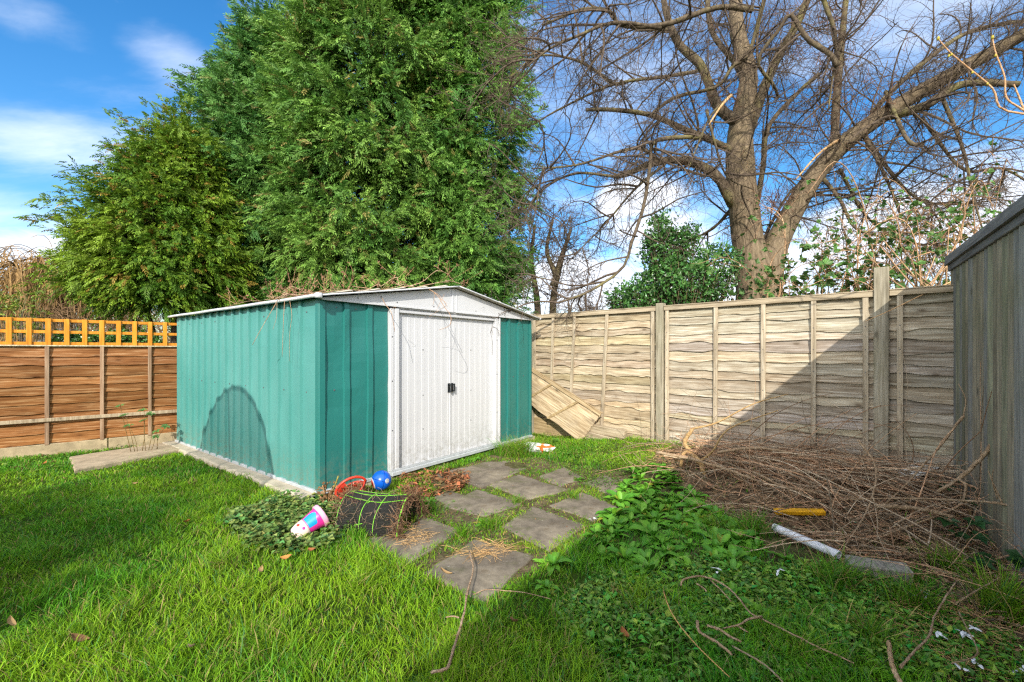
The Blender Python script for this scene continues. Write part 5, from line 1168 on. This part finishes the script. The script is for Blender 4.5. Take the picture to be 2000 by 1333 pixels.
def build_red_toy():
    p = G(694, 982); t = thing('toy_basket', 'broken red plastic toy basket full of dead leaves between shed wall and net bin', 'toy', (p[0], p[1], p[2]+.03), .5)
    t.rotation_euler = (.35, -.35, .5); b = MB(); R = .12
    lathe(b, [(R*.72, 0), (R*.78, .01), (R*.95, .10), (R, .135), (R*1.06, .14), (R*1.06, .150), (R*.97, .150), (R*.90, .10), (R*.74, .02)], 26)
    V = b.V[0]; ang = np.arctan2(V[:, 1], V[:, 0]); V[:, 2] *= np.where((ang > .2) & (ang < 1.7), .55, 1); V[:, :2] *= (1+.08*np.sin(2*ang))[:, None]
    b.build('bowl', [MAT['red']], t, True)
    h = MB(); h.tube(np.array([[R*1.05*math.cos(a), -.02, .14+R*.85*math.sin(a)] for a in np.linspace(0, math.pi, 18)]), .011, 7); h.build('handle', [MAT['red']], t, True)
    k = MB(); k.box((-.10, -.135, .03), (.02, -.105, .065), bev=.008); k.tube([(-.06, -.12, .03), (-.03, -.14, -.02), (.05, -.13, -.03)], .012, 7); k.build('clip', [MAT['red']], t)
    g = R_(705); n = 120; x = g.normal(0, .05, (n, 2)); V, F = leafset(np.column_stack([x, g.uniform(.05, .13, n)]), g.normal(0, 1, (n, 3)), g.normal(0, .5, (n, 3))+np.array([0, 0, 1.]), g.uniform(.03, .06, n), g.uniform(.015, .03, n)); tag(link_mesh('leaf_fill', V, [F], MAT['dry'], t, np.repeat(np.array([.26, .13, .06])*g.uniform(.5, 1.3, (n, 1)), 5, 0)), kind='stuff')
build_red_toy()
def build_beaker():
    p = G(603, 1046); t = thing('toy_beaker', 'pink toy beaker with blue wave print and cream end lying in ground cover', 'toy', (p[0], p[1], p[2]+.075), 0)
    d = nrm(P(638, 998, 3.32)-P(585, 1036, 3.18)); t.rotation_euler = Vector(d).to_track_quat('Z', 'Y').to_euler(); L = .20
    b = MB(); lathe(b, [(.058, -.02), (.064, .02), (.072, .07), (.076, .075)], 30); b.build('body', [MAT['pink']], t, True)
    b = MB(); lathe(b, [(.0, -.118), (.022, -.118), (.045, -.105), (.056, -.07), (.060, -.035), (.0605, -.0205), (.058, -.0202)], 30); c_ = b.build('cream_end', [MAT['cream']], t, True)
    b = MB(); lathe(b, [(.0765, .0755), (.084, .078), (.086, .10), (.084, .108), (.074, .110), (.072, .09), (.05, .085), (0, .083)], 30); b.build('rim', [MAT['palepink']], t, True)
    # printed wave on the side that faces the lawn
    cdir = np.array(t.rotation_euler.to_matrix().inverted() @ Vector((.35, -.75, .5))); ca = math.atan2(cdir[1], cdir[0]); m = MB(); V = []; n = 15
    for k in range(n):
        q = k/(n-1); a = ca-.15+(q-.5)*1.5; top = .028+.034*math.sin(math.pi*q)**.7+.010*math.sin(7*q)
        for z in (-.016, (top-.016)/2, top): rr = np.interp(z, [-.02, .02, .07], [.0590, .0650, .0730]); V.append((rr*math.cos(a), rr*math.sin(a), z))
    i = np.arange(n-1)[:, None]*3+np.arange(2)[None]; m.add(V, np.stack([i, i+3, i+4, i+1], -1).reshape(-1, 4)); m.build('wave_print', [MAT['cyan']], t, True)
    for a, z, mt, nm in ((ca+.15, -.045, 'pink', 'pink_dot'), (ca-.55, -.06, 'red', 'red_dot')):
        m = MB(); c = np.array([.0590*math.cos(a), .0590*math.sin(a), z]); rr = ring(c*1.03, c*np.array([1, 1, 0]), .010, 16); m.add(np.vstack([rr, c*1.06]), np.array([[k, (k+1) % 16, 16] for k in range(16)])); m.build(nm, [MAT[mt]], t)
build_beaker()
def build_bag():
    p = G(1045, 884); r = R_(720); t = thing('plastic_bag', 'crumpled white plastic bag with orange stripes half hidden in the grass by the shed', 'plastic bag', tuple(p), math.radians(-20))
    n, m_ = 34, 20; th, ph = np.meshgrid(np.linspace(0, 2*math.pi, n, endpoint=False), np.linspace(.04, math.pi-.04, m_), indexing='ij')
    R = 1+.22*vnoise(th*2/math.pi*1.57, ph, 2.4, 33)+.12*vnoise(th*2.1, ph*2, 3.1, 34); X = .23*R*np.cos(th)*np.sin(ph); Y = .10*R*np.sin(th)*np.sin(ph); Z = np.maximum(.055+.065*R*np.cos(ph), .0)
    V = np.stack([X, Y, Z], -1).reshape(-1, 3); i = np.arange(n)[:, None]; j = np.arange(m_-1)[None]; F = np.stack([i*m_+j, ((i+1) % n)*m_+j, ((i+1) % n)*m_+j+1, i*m_+j+1], -1).reshape(-1, 4); ce = V[F].mean(1)
    fl = np.array([q for q in F]); st = ((ce[:, 0] > .095) & (ce[:, 0] < .125)) | ((ce[:, 0] > .04) & (ce[:, 2] > .085) & (ce[:, 2] < .10)); link_mesh('sheet', V, [fl], [MAT['bag'], MAT['orange']], t, None, False, st.astype(int))
build_bag()
def build_pipe():
    a = G(1512, 1030, .05); b_ = G(1642, 1086, .045); d = b_-a; L = float(np.linalg.norm(d)); t = thing('corrugated_pipe', 'white corrugated plastic pipe lying at the edge of the branch heap', 'pipe', tuple(a)); t.rotation_euler = Vector(d).to_track_quat('Z', 'Y').to_euler()
    m = MB(); pr = []
    for k in range(int(L/.012)): z = k*.012; pr += [(.026, z), (.0265, z+.003), (.0235, z+.006), (.0235, z+.009)]
    pr = [(.02, 0.0)]+pr+[(.02, pr[-1][1]), (.019, pr[-1][1]-.1)]; lathe(m, pr, 20); m.build('pipe_wall', [MAT['pvc']], t, True)
build_pipe()
def build_planks():
    a = G(1655, 1101, .05); b_ = G(1775, 1138, .0); d = b_-a; L = float(np.linalg.norm(d)); m = MB(); m.box((0, -.05, -.085), (L, .05, .03), bev=.006); o = m.build('timber_plank', [MAT['feather']]); o.location = a; o.rotation_euler = (math.radians(8), 0, math.atan2(d[1], d[0])); tag(o, 'old grey timber plank half sunk in grass below the end of the white pipe', 'plank')
    a = G(1546, 1001, .06); b_ = G(1610, 999, .07); d = b_-a; L = float(np.linalg.norm(d)); m = MB(); m.box((-.12, -.022, -.012), (L, .022, .022), bev=.004); m.box((L-.06, -.0235, -.006), (L-.02, -.0222, .016)); o = m.build('yellow_slat', [MAT['yellow']]); o.location = a; o.rotation_euler = (.3, -.03, math.atan2(d[1], d[0])); tag(o, 'yellow painted wooden slat poking out of the cut branches', 'slat')
    r = R_(730); p = G(1790, 922, .08); n = 9; X, Y = np.meshgrid(np.linspace(-.16, .16, n), np.linspace(-.06, .06, 6), indexing='ij'); Z = .05*X/.16+.02*vnoise(X*9, Y*14, 1.5, 6)+.03*np.abs(Y)/.06
    i = np.arange(n-1)[:, None]*6+np.arange(5)[None]; F = np.stack([i, i+6, i+7, i+1], -1).reshape(-1, 4); V = np.stack([X, Y, Z], -1).reshape(-1, 3)
    o = link_mesh('white_scrap', np.concatenate([V, V-np.array([0, 0, .004])]), [F, F[:, ::-1]+len(V)], MAT['bag']); o.location = p; o.rotation_euler = (.5, .0, .4); tag(o, 'torn white plastic scrap on top of the branch heap near the corner post', 'plastic scrap')
build_planks()
def build_feathers():
    r = R_(740)
    sp = [(1797, 1162, 'white feather standing in grass by the grey plank'), (1818, 1165, 'small white feather right of the grey plank'), (1880, 1236, 'largest fluffy white feather clump among dead twigs in the right foreground'), (1835, 1230, 'white feather left of the fluffy feather clump'), (1900, 1228, 'white feather right of the fluffy feather clump'), (1905, 1288, 'white feather below the fluffy clump'), (1880, 1310, 'lowest white feather in the right foreground'), (1992, 1300, 'white feather at the right picture edge'), (1520, 1116, 'tiny pale feather under the lone spreading weed'), (1400, 1115, 'pale feather at the lower edge of the dense weeds'), (1160, 1013, 'white feather on the soil beside the dense weeds')]
    for (a, c, l) in sp:
        q = G(a, c, .06); n = 3 if 'largest' not in l else 7; m = MB()
        for k in range(n):
            az = r.uniform(0, 6.28); L = r.uniform(.018, .036); xs = np.linspace(0, 1, 6); w_ = .007*np.sin(np.pi*(.1+.85*xs)); d = np.array([math.cos(az), math.sin(az), r.uniform(-.2, .5)]); s = np.array([-math.sin(az), math.cos(az), .2]); p = d[None]*(xs*L)[:, None]+np.array([0, 0, -.01])*(xs**2)[:, None]+r.normal(0, .008, 3)
            V = np.stack([p-s*w_[:, None], p+np.array([0, 0, .002]), p+s*w_[:, None]], 1).reshape(-1, 3); i = np.arange(5)[:, None]*3+np.arange(2)[None]; m.add(V, np.stack([i, i+3, i+4, i+1], -1).reshape(-1, 4))
        o = m.build('feather', [MAT['feath']], None, True); o.location = q; tag(o, l, 'feather', 'scattered feathers')
build_feathers()

# ------------------------------------------------------------------ cut branches, sticks and vines
def stick(name, label, cat, pts, r0, r1, mat='stick', sides_=(), col=(1, 1, 1), ground=False, lift=.02, group=None, seed=1):
    r = R_(seed); q = np.array([G(a, c, lift+.035+(d if d else 0)) for a, c, d in pts]) if ground else np.array([P(a, c, d) for a, c, d in pts]); b0 = q[0].copy(); r0, r1 = (r0*.82, r1*.82) if ground else (r0, r1); n = max(14, 5*len(q)); p = spline(q-b0, n); p += r.normal(0, r0*.12, p.shape); m = MB(); rad = np.linspace(r0, r1, n)*(1+.10*r.normal(size=n)); m.tube(p, rad, 8, col)
    for f in np.linspace(.12, .9, 6):
        k = int(f*(n-1)); m.tube(np.array([p[k]-nrm(p[min(k+1, n-1)]-p[k-1])*rad[k]*.9, p[k], p[k]+nrm(p[min(k+1, n-1)]-p[k-1])*rad[k]*.9]), np.array([.6, 1.22, .6])*rad[k], 7, col)
    o = m.build(name, [MAT[mat]], None, True); o.location = b0; tag(o, label, cat, group)
    for pp, a, b_ in sides_:
        s = np.array([G(x, y, lift+.035+(d if d else 0)) for x, y, d in pp]) if ground else np.array([P(x, y, d) for x, y, d in pp]); m = MB(); n = max(8, 4*len(s)); m.tube(spline(s-b0, n), np.linspace(a, b_, n), 6, col); m.build('side_twig', [MAT[mat]], o, True)
    return o
stick('branch', 'thick pale forked branch propped upright at the left end of the branch heap', 'branch', [(1378, 962, 4.05), (1376, 930, 4.08), (1366, 903, 4.15), (1345, 880, 4.3), (1338, 862, 4.35), (1352, 838, 4.35)], .026, .020, col=(1.25, 1.15, .85), sides_=(([(1345, 880, 4.3), (1333, 890, 4.2), (1330, 912, 4.15)], .018, .014), ([(1366, 903, 4.15), (1392, 882, 4.0), (1424, 838, 3.9), (1520, 802, 3.8)], .014, .005), ([(1352, 838, 4.35), (1400, 826, 4.3), (1470, 790, 4.2), (1540, 770, 4.1)], .012, .004)), seed=1)
stick('branch', 'long tan branch sweeping right from the forked stump across the heap', 'branch', [(1282, 884, 4.25), (1340, 895, 4.1), (1416, 916, 3.9), (1480, 940, 3.7), (1528, 950, 3.6), (1650, 968, 3.4), (1800, 1000, 3.2)], .015, .006, seed=2)
stick('branch', 'bent tan branch starting above the middle of the heap and running to the right', 'branch', [(1622, 893, 3.75), (1668, 908, 3.6), (1716, 932, 3.45), (1762, 962, 3.3), (1830, 992, 3.15), (1900, 1040, 3.0)], .012, .006, sides_=(([(1622, 893, 3.75), (1632, 925, 3.6), (1668, 970, 3.5)], .006, .003),), seed=3)
stick('branch', 'long thin crooked branch hanging down over the front of the heap to the grass', 'branch', [(1676, 860, 3.5), (1706, 902, 3.35), (1710, 944, 3.2), (1692, 1000, 3.0), (1655, 1062, 2.8), (1600, 1146, 2.55)], .009, .004, sides_=(([(1706, 902, 3.35), (1660, 890, 3.4), (1625, 878, 3.45)], .006, .003),), seed=4)
stick('branch', 'thick curved branch leaning up against the closeboard fence', 'branch', [(1949, 842, 2.92), (1938, 866, 2.92), (1912, 900, 2.95), (1872, 936, 3.0), (1830, 962, 3.05)], .015, .011, sides_=(([(1872, 936, 3.0), (1886, 950, 2.95), (1876, 985, 2.95), (1830, 1008, 2.95), (1720, 1050, 2.9), (1600, 1110, 2.75)], .010, .004),), seed=5)
stick('branch', 'short stout tan branch lying low in the middle right of the heap', 'branch', [(1712, 990, 3.0), (1760, 991, 2.98), (1808, 997, 2.95), (1862, 1010, 2.9)], .017, .013, seed=6)
stick('branch', 'grey branch ending in a twiggy fork beside the closeboard fence', 'branch', [(1977, 996, 2.62), (1958, 984, 2.68), (1880, 978, 2.85), (1760, 974, 3.0), (1640, 976, 3.1)], .009, .005, sides_=(([(1958, 984, 2.68), (1942, 950, 2.72), (1930, 920, 2.75)], .005, .003), ([(1948, 975, 2.7), (1938, 940, 2.68), (1940, 918, 2.66)], .004, .002)), seed=7)
stick('branch', 'slender branch rising across the end bay of the lap fence', 'branch', [(1882, 812, 3.3), (1845, 860, 3.3), (1820, 890, 3.28), (1760, 956, 3.2), (1700, 1010, 3.05)], .009, .005, sides_=(([(1882, 812, 3.3), (1886, 780, 3.32), (1872, 750, 3.35)], .005, .003),), seed=8)
stick('branch', 'pale branch arching along the back of the heap close to the fence', 'branch', [(1400, 884, 4.1), (1470, 876, 3.95), (1530, 882, 3.85), (1610, 905, 3.75), (1700, 930, 3.6)], .014, .006, seed=9)
stick('branch', 'straight broken branch end pointing at the white pipe', 'branch', [(1470, 922, 3.7), (1530, 950, 3.55), (1590, 962, 3.4), (1640, 985, 3.3)], .012, .009, seed=10)
G1 = 'sticks lying in the foreground grass'
stick('fallen_twig', 'long pale forked twig lying across the small weeds in the foreground', 'twig', [(1330, 1145, .03), (1335, 1133, .05), (1362, 1126, .06), (1390, 1131, .05), (1420, 1147, .04), (1445, 1172, .03), (1465, 1197, .03), (1495, 1213, .02), (1550, 1240, .02), (1600, 1265, .02), (1668, 1296, .01)], .0065, .0035, sides_=(([(1360, 1140, .05), (1375, 1150, .03), (1380, 1156, .02)], .005, .004), ([(1388, 1134, .04), (1410, 1155, .03), (1428, 1175, .02)], .004, .0025), ([(1488, 1205, .03), (1462, 1210, .04), (1445, 1220, .04), (1412, 1228, .03)], .006, .003), ([(1440, 1223, .03), (1462, 1236, .02)], .004, .003)), ground=True, seed=11, group=G1)
stick('fallen_twig', 'short hooked pale twig just left of the forked twig', 'twig', [(1362, 1214, .05), (1364, 1230, .04), (1374, 1240, .04), (1395, 1252, .03), (1415, 1266, .03), (1430, 1280, .02)], .008, .006, ground=True, seed=12, group=G1)
stick('fallen_twig', 'knobbly short twig between the hooked twig and the forked twig', 'twig', [(1380, 1222, .04), (1405, 1230, .04), (1425, 1243, .03), (1447, 1254, .02)], .007, .006, ground=True, seed=13, group=G1)
stick('fallen_twig', 'long thin yellowish stem curving down to the bottom edge of the lawn', 'twig', [(1296, 1155, .09), (1308, 1190, .07), (1330, 1225, .06), (1360, 1260, .05), (1390, 1290, .04), (1425, 1323, .03)], .0035, .0025, col=(1.5, 1.3, .8), ground=True, seed=14, group=G1)
stick('fallen_twig', 'grey straight twig at the bottom edge below the knobbly twig', 'twig', [(1430, 1262, .02), (1488, 1295, .03), (1512, 1315, .03), (1530, 1334, .03)], .004, .004, col=(.9, .95, 1), ground=True, seed=15, group=G1)
stick('fallen_twig', 'dark crooked stick with a bent foot lying on the lawn below the front slab', 'twig', [(917, 1078, .03), (924, 1112, .04), (912, 1160, .05), (907, 1195, .06), (893, 1244, .06), (878, 1295, .06), (870, 1307, .06), (842, 1314, .05)], .006, .0075, mat='cane', sides_=(([(897, 1207, .06), (885, 1204, .06), (871, 1206, .05)], .004, .003),), ground=True, seed=16, group=G1)
stick('fallen_twig', 'thin brown twig arching from the front slab into the grass on its right', 'twig', [(924, 1162, .02), (950, 1152, .05), (985, 1154, .07), (1025, 1158, .08), (1078, 1171, .06)], .003, .002, mat='cane', ground=True, seed=17, group=G1)
stick('fallen_twig', 'stout barkless stick running off the bottom edge in the right foreground', 'twig', [(1736, 1254, .05), (1738, 1275, .05), (1742, 1296, .05), (1750, 1318, .04), (1765, 1342, .04)], .0095, .011, col=(1.25, 1.2, 1.1), ground=True, seed=18, group=G1)
stick('fallen_twig', 'dark brown crooked stick right of the barkless stick', 'twig', [(1759, 1304, .03), (1786, 1272, .05), (1815, 1242, .06), (1825, 1206, .07), (1848, 1166, .09), (1868, 1136, .11)], .006, .004, mat='cane', ground=True, seed=19, group=G1)
stick('fallen_twig', 'thin curved twig round the feather clump', 'twig', [(1872, 1194, .05), (1890, 1230, .05), (1908, 1266, .04), (1902, 1284, .03), (1858, 1296, .02)], .004, .003, ground=True, seed=20, group=G1)
stick('fallen_twig', 'pale twig pointing at the foot of the closeboard fence', 'twig', [(1868, 1178, .05), (1915, 1150, .07), (1940, 1136, .09), (1960, 1124, .10)], .005, .004, ground=True, seed=21, group=G1)
def build_brush():
    r = R_(800); tw = MB(); pts = scatter_poly(BRUSH, 1400, r); z = gz(pts[:, 0], pts[:, 1])
    # long canes fanning out from the left stump, and a crossing tangle
    n1 = 210; c0 = G(1345, 880, .15); f = r.uniform(0, 1, n1); s = np.array(c0)+np.column_stack([r.normal(.1, .22, n1)+f*.9, r.normal(0, .22, n1)-f*.75, r.uniform(-.12, .10, n1)])
    az = r.normal(-.55, .45, n1); d = np.column_stack([np.cos(az), np.sin(az), r.normal(.02, .15, n1)]); L = r.uniform(.5, 1.7, n1); P1 = grow(s, d, L, 12, .035, -.55, r)
    n2 = 400; k = r.permutation(len(pts))[:n2]; s2 = np.column_stack([pts[k], z[k]+r.uniform(.01, .13, n2)]); a2 = r.uniform(0, 6.28, n2); d2 = np.column_stack([np.cos(a2), np.sin(a2)*.7, r.normal(.08, .22, n2)]); P2 = grow(s2, d2, r.uniform(.25, 1.1, n2), 10, .05, -.6, r)
    n3 = 90; s3 = np.column_stack([pts[k[:n3]], z[k[:n3]]+.1]); d3 = np.column_stack([r.normal(.3, .7, n3), r.normal(0, .35, n3), r.uniform(.3, .9, n3)]); P3 = grow(s3, d3, r.uniform(.4, 1.25, n3), 12, .05, -.9, r)
    for Pq, r0 in ((P1, .0048), (P2, .0036), (P3, .0036)):
        gzv = gz(Pq[..., 0], Pq[..., 1])+.015; Pq[..., 2] = np.maximum(Pq[..., 2], gzv+.01*np.abs(r.normal(size=Pq.shape[:2])))
        w_ = fence_d(Pq[..., 0], Pq[..., 1]); push = np.maximum(0, .07-w_)[..., None]; Pq[..., :2] -= push*FN
        wr = (Pq[..., 0]-RC[0])*RN[0]+(Pq[..., 1]-RC[1])*RN[1]; Pq[..., :2] -= np.maximum(0, wr+.06)[..., None]*RN
        N = len(Pq); V, F = tubes(Pq, np.linspace(1, .45, Pq.shape[1])[None]*(r0*r.uniform(.55, 1.35, N))[:, None], 5); tone = np.repeat(r.uniform(.45, 1.6, (N, 1))*np.where(r.uniform(size=(N, 1)) < .4, np.array([[1.0, 1.12, 1.2]]), np.array([[1.05, .92, .85]])), Pq.shape[1]*5, 0); tw.add(V, F, tone)
    s, d, idx, f = children(np.concatenate([P2, ])[:300], 3, r, .2, .9, .8); P4 = grow(s, d, r.uniform(.08, .3, len(s)), 5, .08, -.2, r); V, F = tubes(P4, np.full((len(s), 5), .0018), 3); tw.add(V, F)
    tag(tw.build('cut_twigs', [MAT['cane']]), 'tangled heap of thin reddish brown cut twigs in front of the lap fence', 'twigs', kind='stuff')
    # straw and fine litter
    n = 1900; p = scatter_poly(BRUSH, n, r); n = len(p); a = r.uniform(0, 6.28, n); s = np.column_stack([p, gz(p[:, 0], p[:, 1])+r.uniform(.0, .05, n)]); d = np.column_stack([np.cos(a), np.sin(a), r.normal(.05, .15, n)]); Pq = grow(s, d, r.uniform(.04, .22, n), 5, .08, -.3, r); V, F = tubes(Pq, np.full((n, 5), .0014), 3); m = MB(); m.add(V, F, np.repeat(r.uniform(.6, 1.9, (n, 1))*np.array([1, .95, .85]), 15, 0))
    q = np.concatenate([scatter_poly(np.array([G(*c)[:2] for c in pl]), nn, r) for pl, nn in (([(1260, 880), (1330, 870), (1340, 940), (1290, 930)], 260), ([(880, 1085), (960, 1060), (1010, 1080), (940, 1100)], 160), ([(760, 1040), (810, 1030), (850, 1060), (790, 1080)], 120), ([(1700, 1180), (1980, 1180), (1990, 1330), (1760, 1330)], 420))]); n = len(q)
    a = r.uniform(0, 6.28, n); s = np.column_stack([q, gz(q[:, 0], q[:, 1])+.026]); d = np.column_stack([np.cos(a), np.sin(a), 0*a+.05]); Pq = grow(s, d, r.uniform(.04, .14, n), 5, .1, -.2, r); V, F = tubes(Pq, np.full((n, 5), .0011), 3); m.add(V, F, np.repeat(r.uniform(1.1, 1.9, (n, 1))*np.array([1, .9, .65]), 15, 0))
    tag(m.build('straw_litter', [MAT['stick']]), 'short dry straw and stalks littering the heap and the slabs', 'straw', kind='stuff')
build_brush()
def shed_pt(x, y, z): return np.array([*(SH0+SF*x+SW*y), z])
def build_vines():
    r = R_(820); t = thing('dead_vine', 'dead brown climber with dry leaves trailing over the shed roof and down past the doors', 'vine', tuple(shed_pt(1.2, .5, 1.95))); o = np.array(t.location); m = MB(); P_ = []
    def rz_(x): return 1.80+.28*(1-abs(x-SHL/2)/(SHL/2))
    for k in range(16):
        x0 = r.uniform(-.05, 1.5); y0 = r.uniform(-.05, 2.2); L = r.uniform(.4, 1.4); a = r.uniform(0, 6.28); q = []
        for f in np.linspace(0, 1, 8): x = x0+math.cos(a)*L*f+r.normal(0, .04); y = np.clip(y0+math.sin(a)*L*f+r.normal(0, .04), -.1, 3); q.append(shed_pt(np.clip(x, -.05, 3.2), y, rz_(np.clip(x, 0, 3.2))+.02+(.16 if k % 5 == 0 else .06)*math.sin(math.pi*f)*r.uniform(.1, 1)))
        p = spline(q, 20)-o; P_.append(p); m.tube(p, np.linspace(.0045, .002, 20), 5, np.ones(3)*r.uniform(.7, 1.5))
    # strands hanging over the front and the eave
    D = 4.36
    hang = [([(690, 560, 4.55), (735, 568, 4.40), (752, 594, 4.2), (764, 610, 4.12), (768, 630, 4.1), (771, 648, 4.1)], .004), ([(764, 605, 4.12), (772, 600, 4.05), (770, 612, 4.1)], .002),
            ([(815, 560, 4.9), (840, 566, 4.68), (856, 580, 4.5), (868, 600, 4.42), (880, 617, 4.36), (878, 636, 4.36), (858, 645, 4.36)], .004), ([(848, 570, 4.62), (848, 586, 4.5), (845, 598, 4.48)], .0025), ([(858, 582, 4.5), (872, 595, 4.4), (858, 606, 4.45), (838, 619, 4.45)], .0025), ([(868, 575, 4.6), (860, 590, 4.45), (852, 608, 4.4)], .002), ([(822, 562, 4.9), (855, 575, 4.6), (874, 600, 4.42)], .003), ([(878, 612, 4.38), (882, 625, 4.38), (879, 640, 4.4)], .002),
            ([(560, 590, 4.25), (545, 585, 4.1), (535, 600, 3.95), (515, 634, 3.92), (493, 674, 3.92)], .0035), ([(556, 588, 4.05), (554, 620, 3.98), (551, 698, 3.98)], .003), ([(566, 588, 4.0), (570, 618, 3.9), (566, 650, 3.9), (565, 706, 3.9)], .0022), ([(541, 592, 4.0), (540, 620, 3.95), (533, 644, 3.95)], .002)]
    for pts, rr in hang: p = spline([P(*q) for q in pts], 16)-o; m.tube(p, np.linspace(rr, rr*.55, 16), 5, (1.1, 1, .95))
    s, d, idx, f = children(np.stack(P_), 7, r, .1, 1, .9); d[:, 2] = np.abs(d[:, 2])*.8+.1; P2 = grow(s, d, r.uniform(.06, .32, len(s)), 6, .1, .2, r); V, F = tubes(P2, np.full((len(s), 6), .0018), 3); m.add(V, F, (1.2, 1, .9))
    m.build('stems', [MAT['cane']], t, True)
    s, d, idx, f = children(P2, 3, r, .45, 1.0, 1); n = len(s); V, F = leafset(s, d, r.normal(0, 1, (n, 3)), r.uniform(.015, .04, n), r.uniform(.01, .025, n)); link_mesh('dry_leaves', V, [F], MAT['dry'], t, np.repeat(np.array([.30, .16, .10])*r.uniform(.5, 1.4, (n, 1)), 5, 0))
build_vines()
def build_rose_twig():
    r = R_(830); t = thing('rose_stump', 'pruned thorny stump with dead leaves at the near corner of the shed', 'stump', tuple(G(655, 990))); o = np.array(t.location); m = MB()
    for pts, rr, c in (([(640, 985, 3.7), (652, 955, 3.7), (661, 930, 3.72)], .008, (.75, .95, .4)), ([(632, 985, 3.68), (636, 955, 3.68), (640, 942, 3.68)], .007, (.6, .6, .5)), ([(648, 985, 3.66), (645, 965, 3.66), (652, 948, 3.66)], .006, (1, .9, .7)), ([(628, 990, 3.64), (634, 970, 3.62), (630, 948, 3.62)], .005, (1, .8, .6))): m.tube(spline([P(*q) for q in pts], 10)-o, np.linspace(rr, rr*.8, 10), 6, c)
    m.build('stems', [MAT['stick']], t, True); n = 60; s = np.array([P(r.uniform(625, 660), r.uniform(945, 985), r.uniform(3.6, 3.7)) for _ in range(n)])-o; V, F = leafset(s, r.normal(0, 1, (n, 3)), r.normal(0, 1, (n, 3)), r.uniform(.03, .06, n), r.uniform(.015, .03, n)); link_mesh('dead_leaves', V, [F], MAT['dry'], t, np.repeat(np.array([.30, .17, .08])*r.uniform(.5, 1.4, (n, 1)), 5, 0))
build_rose_twig()

# ------------------------------------------------------------------ beyond the left edge: the arch and hedge whose shadows lie on the lawn
def build_arch():
    base = np.array([-3.47, 1.55, 0]); t = thing('garden_arch', 'tall hooped garden arch with dark shade net, out of frame left of the lawn', 'garden arch', tuple(base)); m = MB(); W = 1.04; H = 2.66
    for y in (0,):
        th = np.linspace(0, math.pi, 40); p = np.column_stack([-np.cos(th)*W*np.clip(np.abs(np.cos(th)), 0, 1)**-.25*np.abs(np.cos(th))**.25, 0*th+y, H*np.sin(th)**.72]); m.tube(p, .024, 8)
    m.build('hoop', [MAT['black']], t, True); c = MB(); c.tube([(0, 0, H), (.06, .02, H*.6), (.10, .05, 0)], .02, 8); c.build('prop', [MAT['black']], t)
    n = MB(); th = np.linspace(.03, math.pi-.03, 60); V = []
    for k in range(60): x = -math.cos(th[k])*W; V += [(x, .02, .0), (x, .02, H*math.sin(th[k])**.72)]
    i = np.arange(59)[:, None]*2; n.add(V, np.concatenate([i, i+2, i+3, i+1], 1)); nm, nt, b = new_mat('shade_net', .8, .1); b.inputs['Base Color'].default_value = (.02, .025, .02, 1); tr = nt.nodes.new('ShaderNodeBsdfTransparent'); mx = nt.nodes.new('ShaderNodeMixShader'); mx.inputs[0].default_value = .6
    nt.links.new(tr.outputs[0], mx.inputs[1]); nt.links.new(b.outputs[0], mx.inputs[2]); nt.links.new(mx.outputs[0], nt.nodes['Material Output'].inputs[0]); n.build('shade_net', [nm], t)
build_arch()
leafy('clipped_hedge', 'clipped evergreen hedge left of the camera casting its shadow on the lawn', 'hedge', (-4.3, 1.3, 0), [((-3.3, 1.25, .55), (.62, .4, .6), 2), ((-4.2, 1.25, .75), (.8, .45, .75), 2), ((-5.4, 1.2, .85), (.9, .45, .8), 2)], 9000, (.03, .08, .02), (.07, .12), (.05, .08), 900)
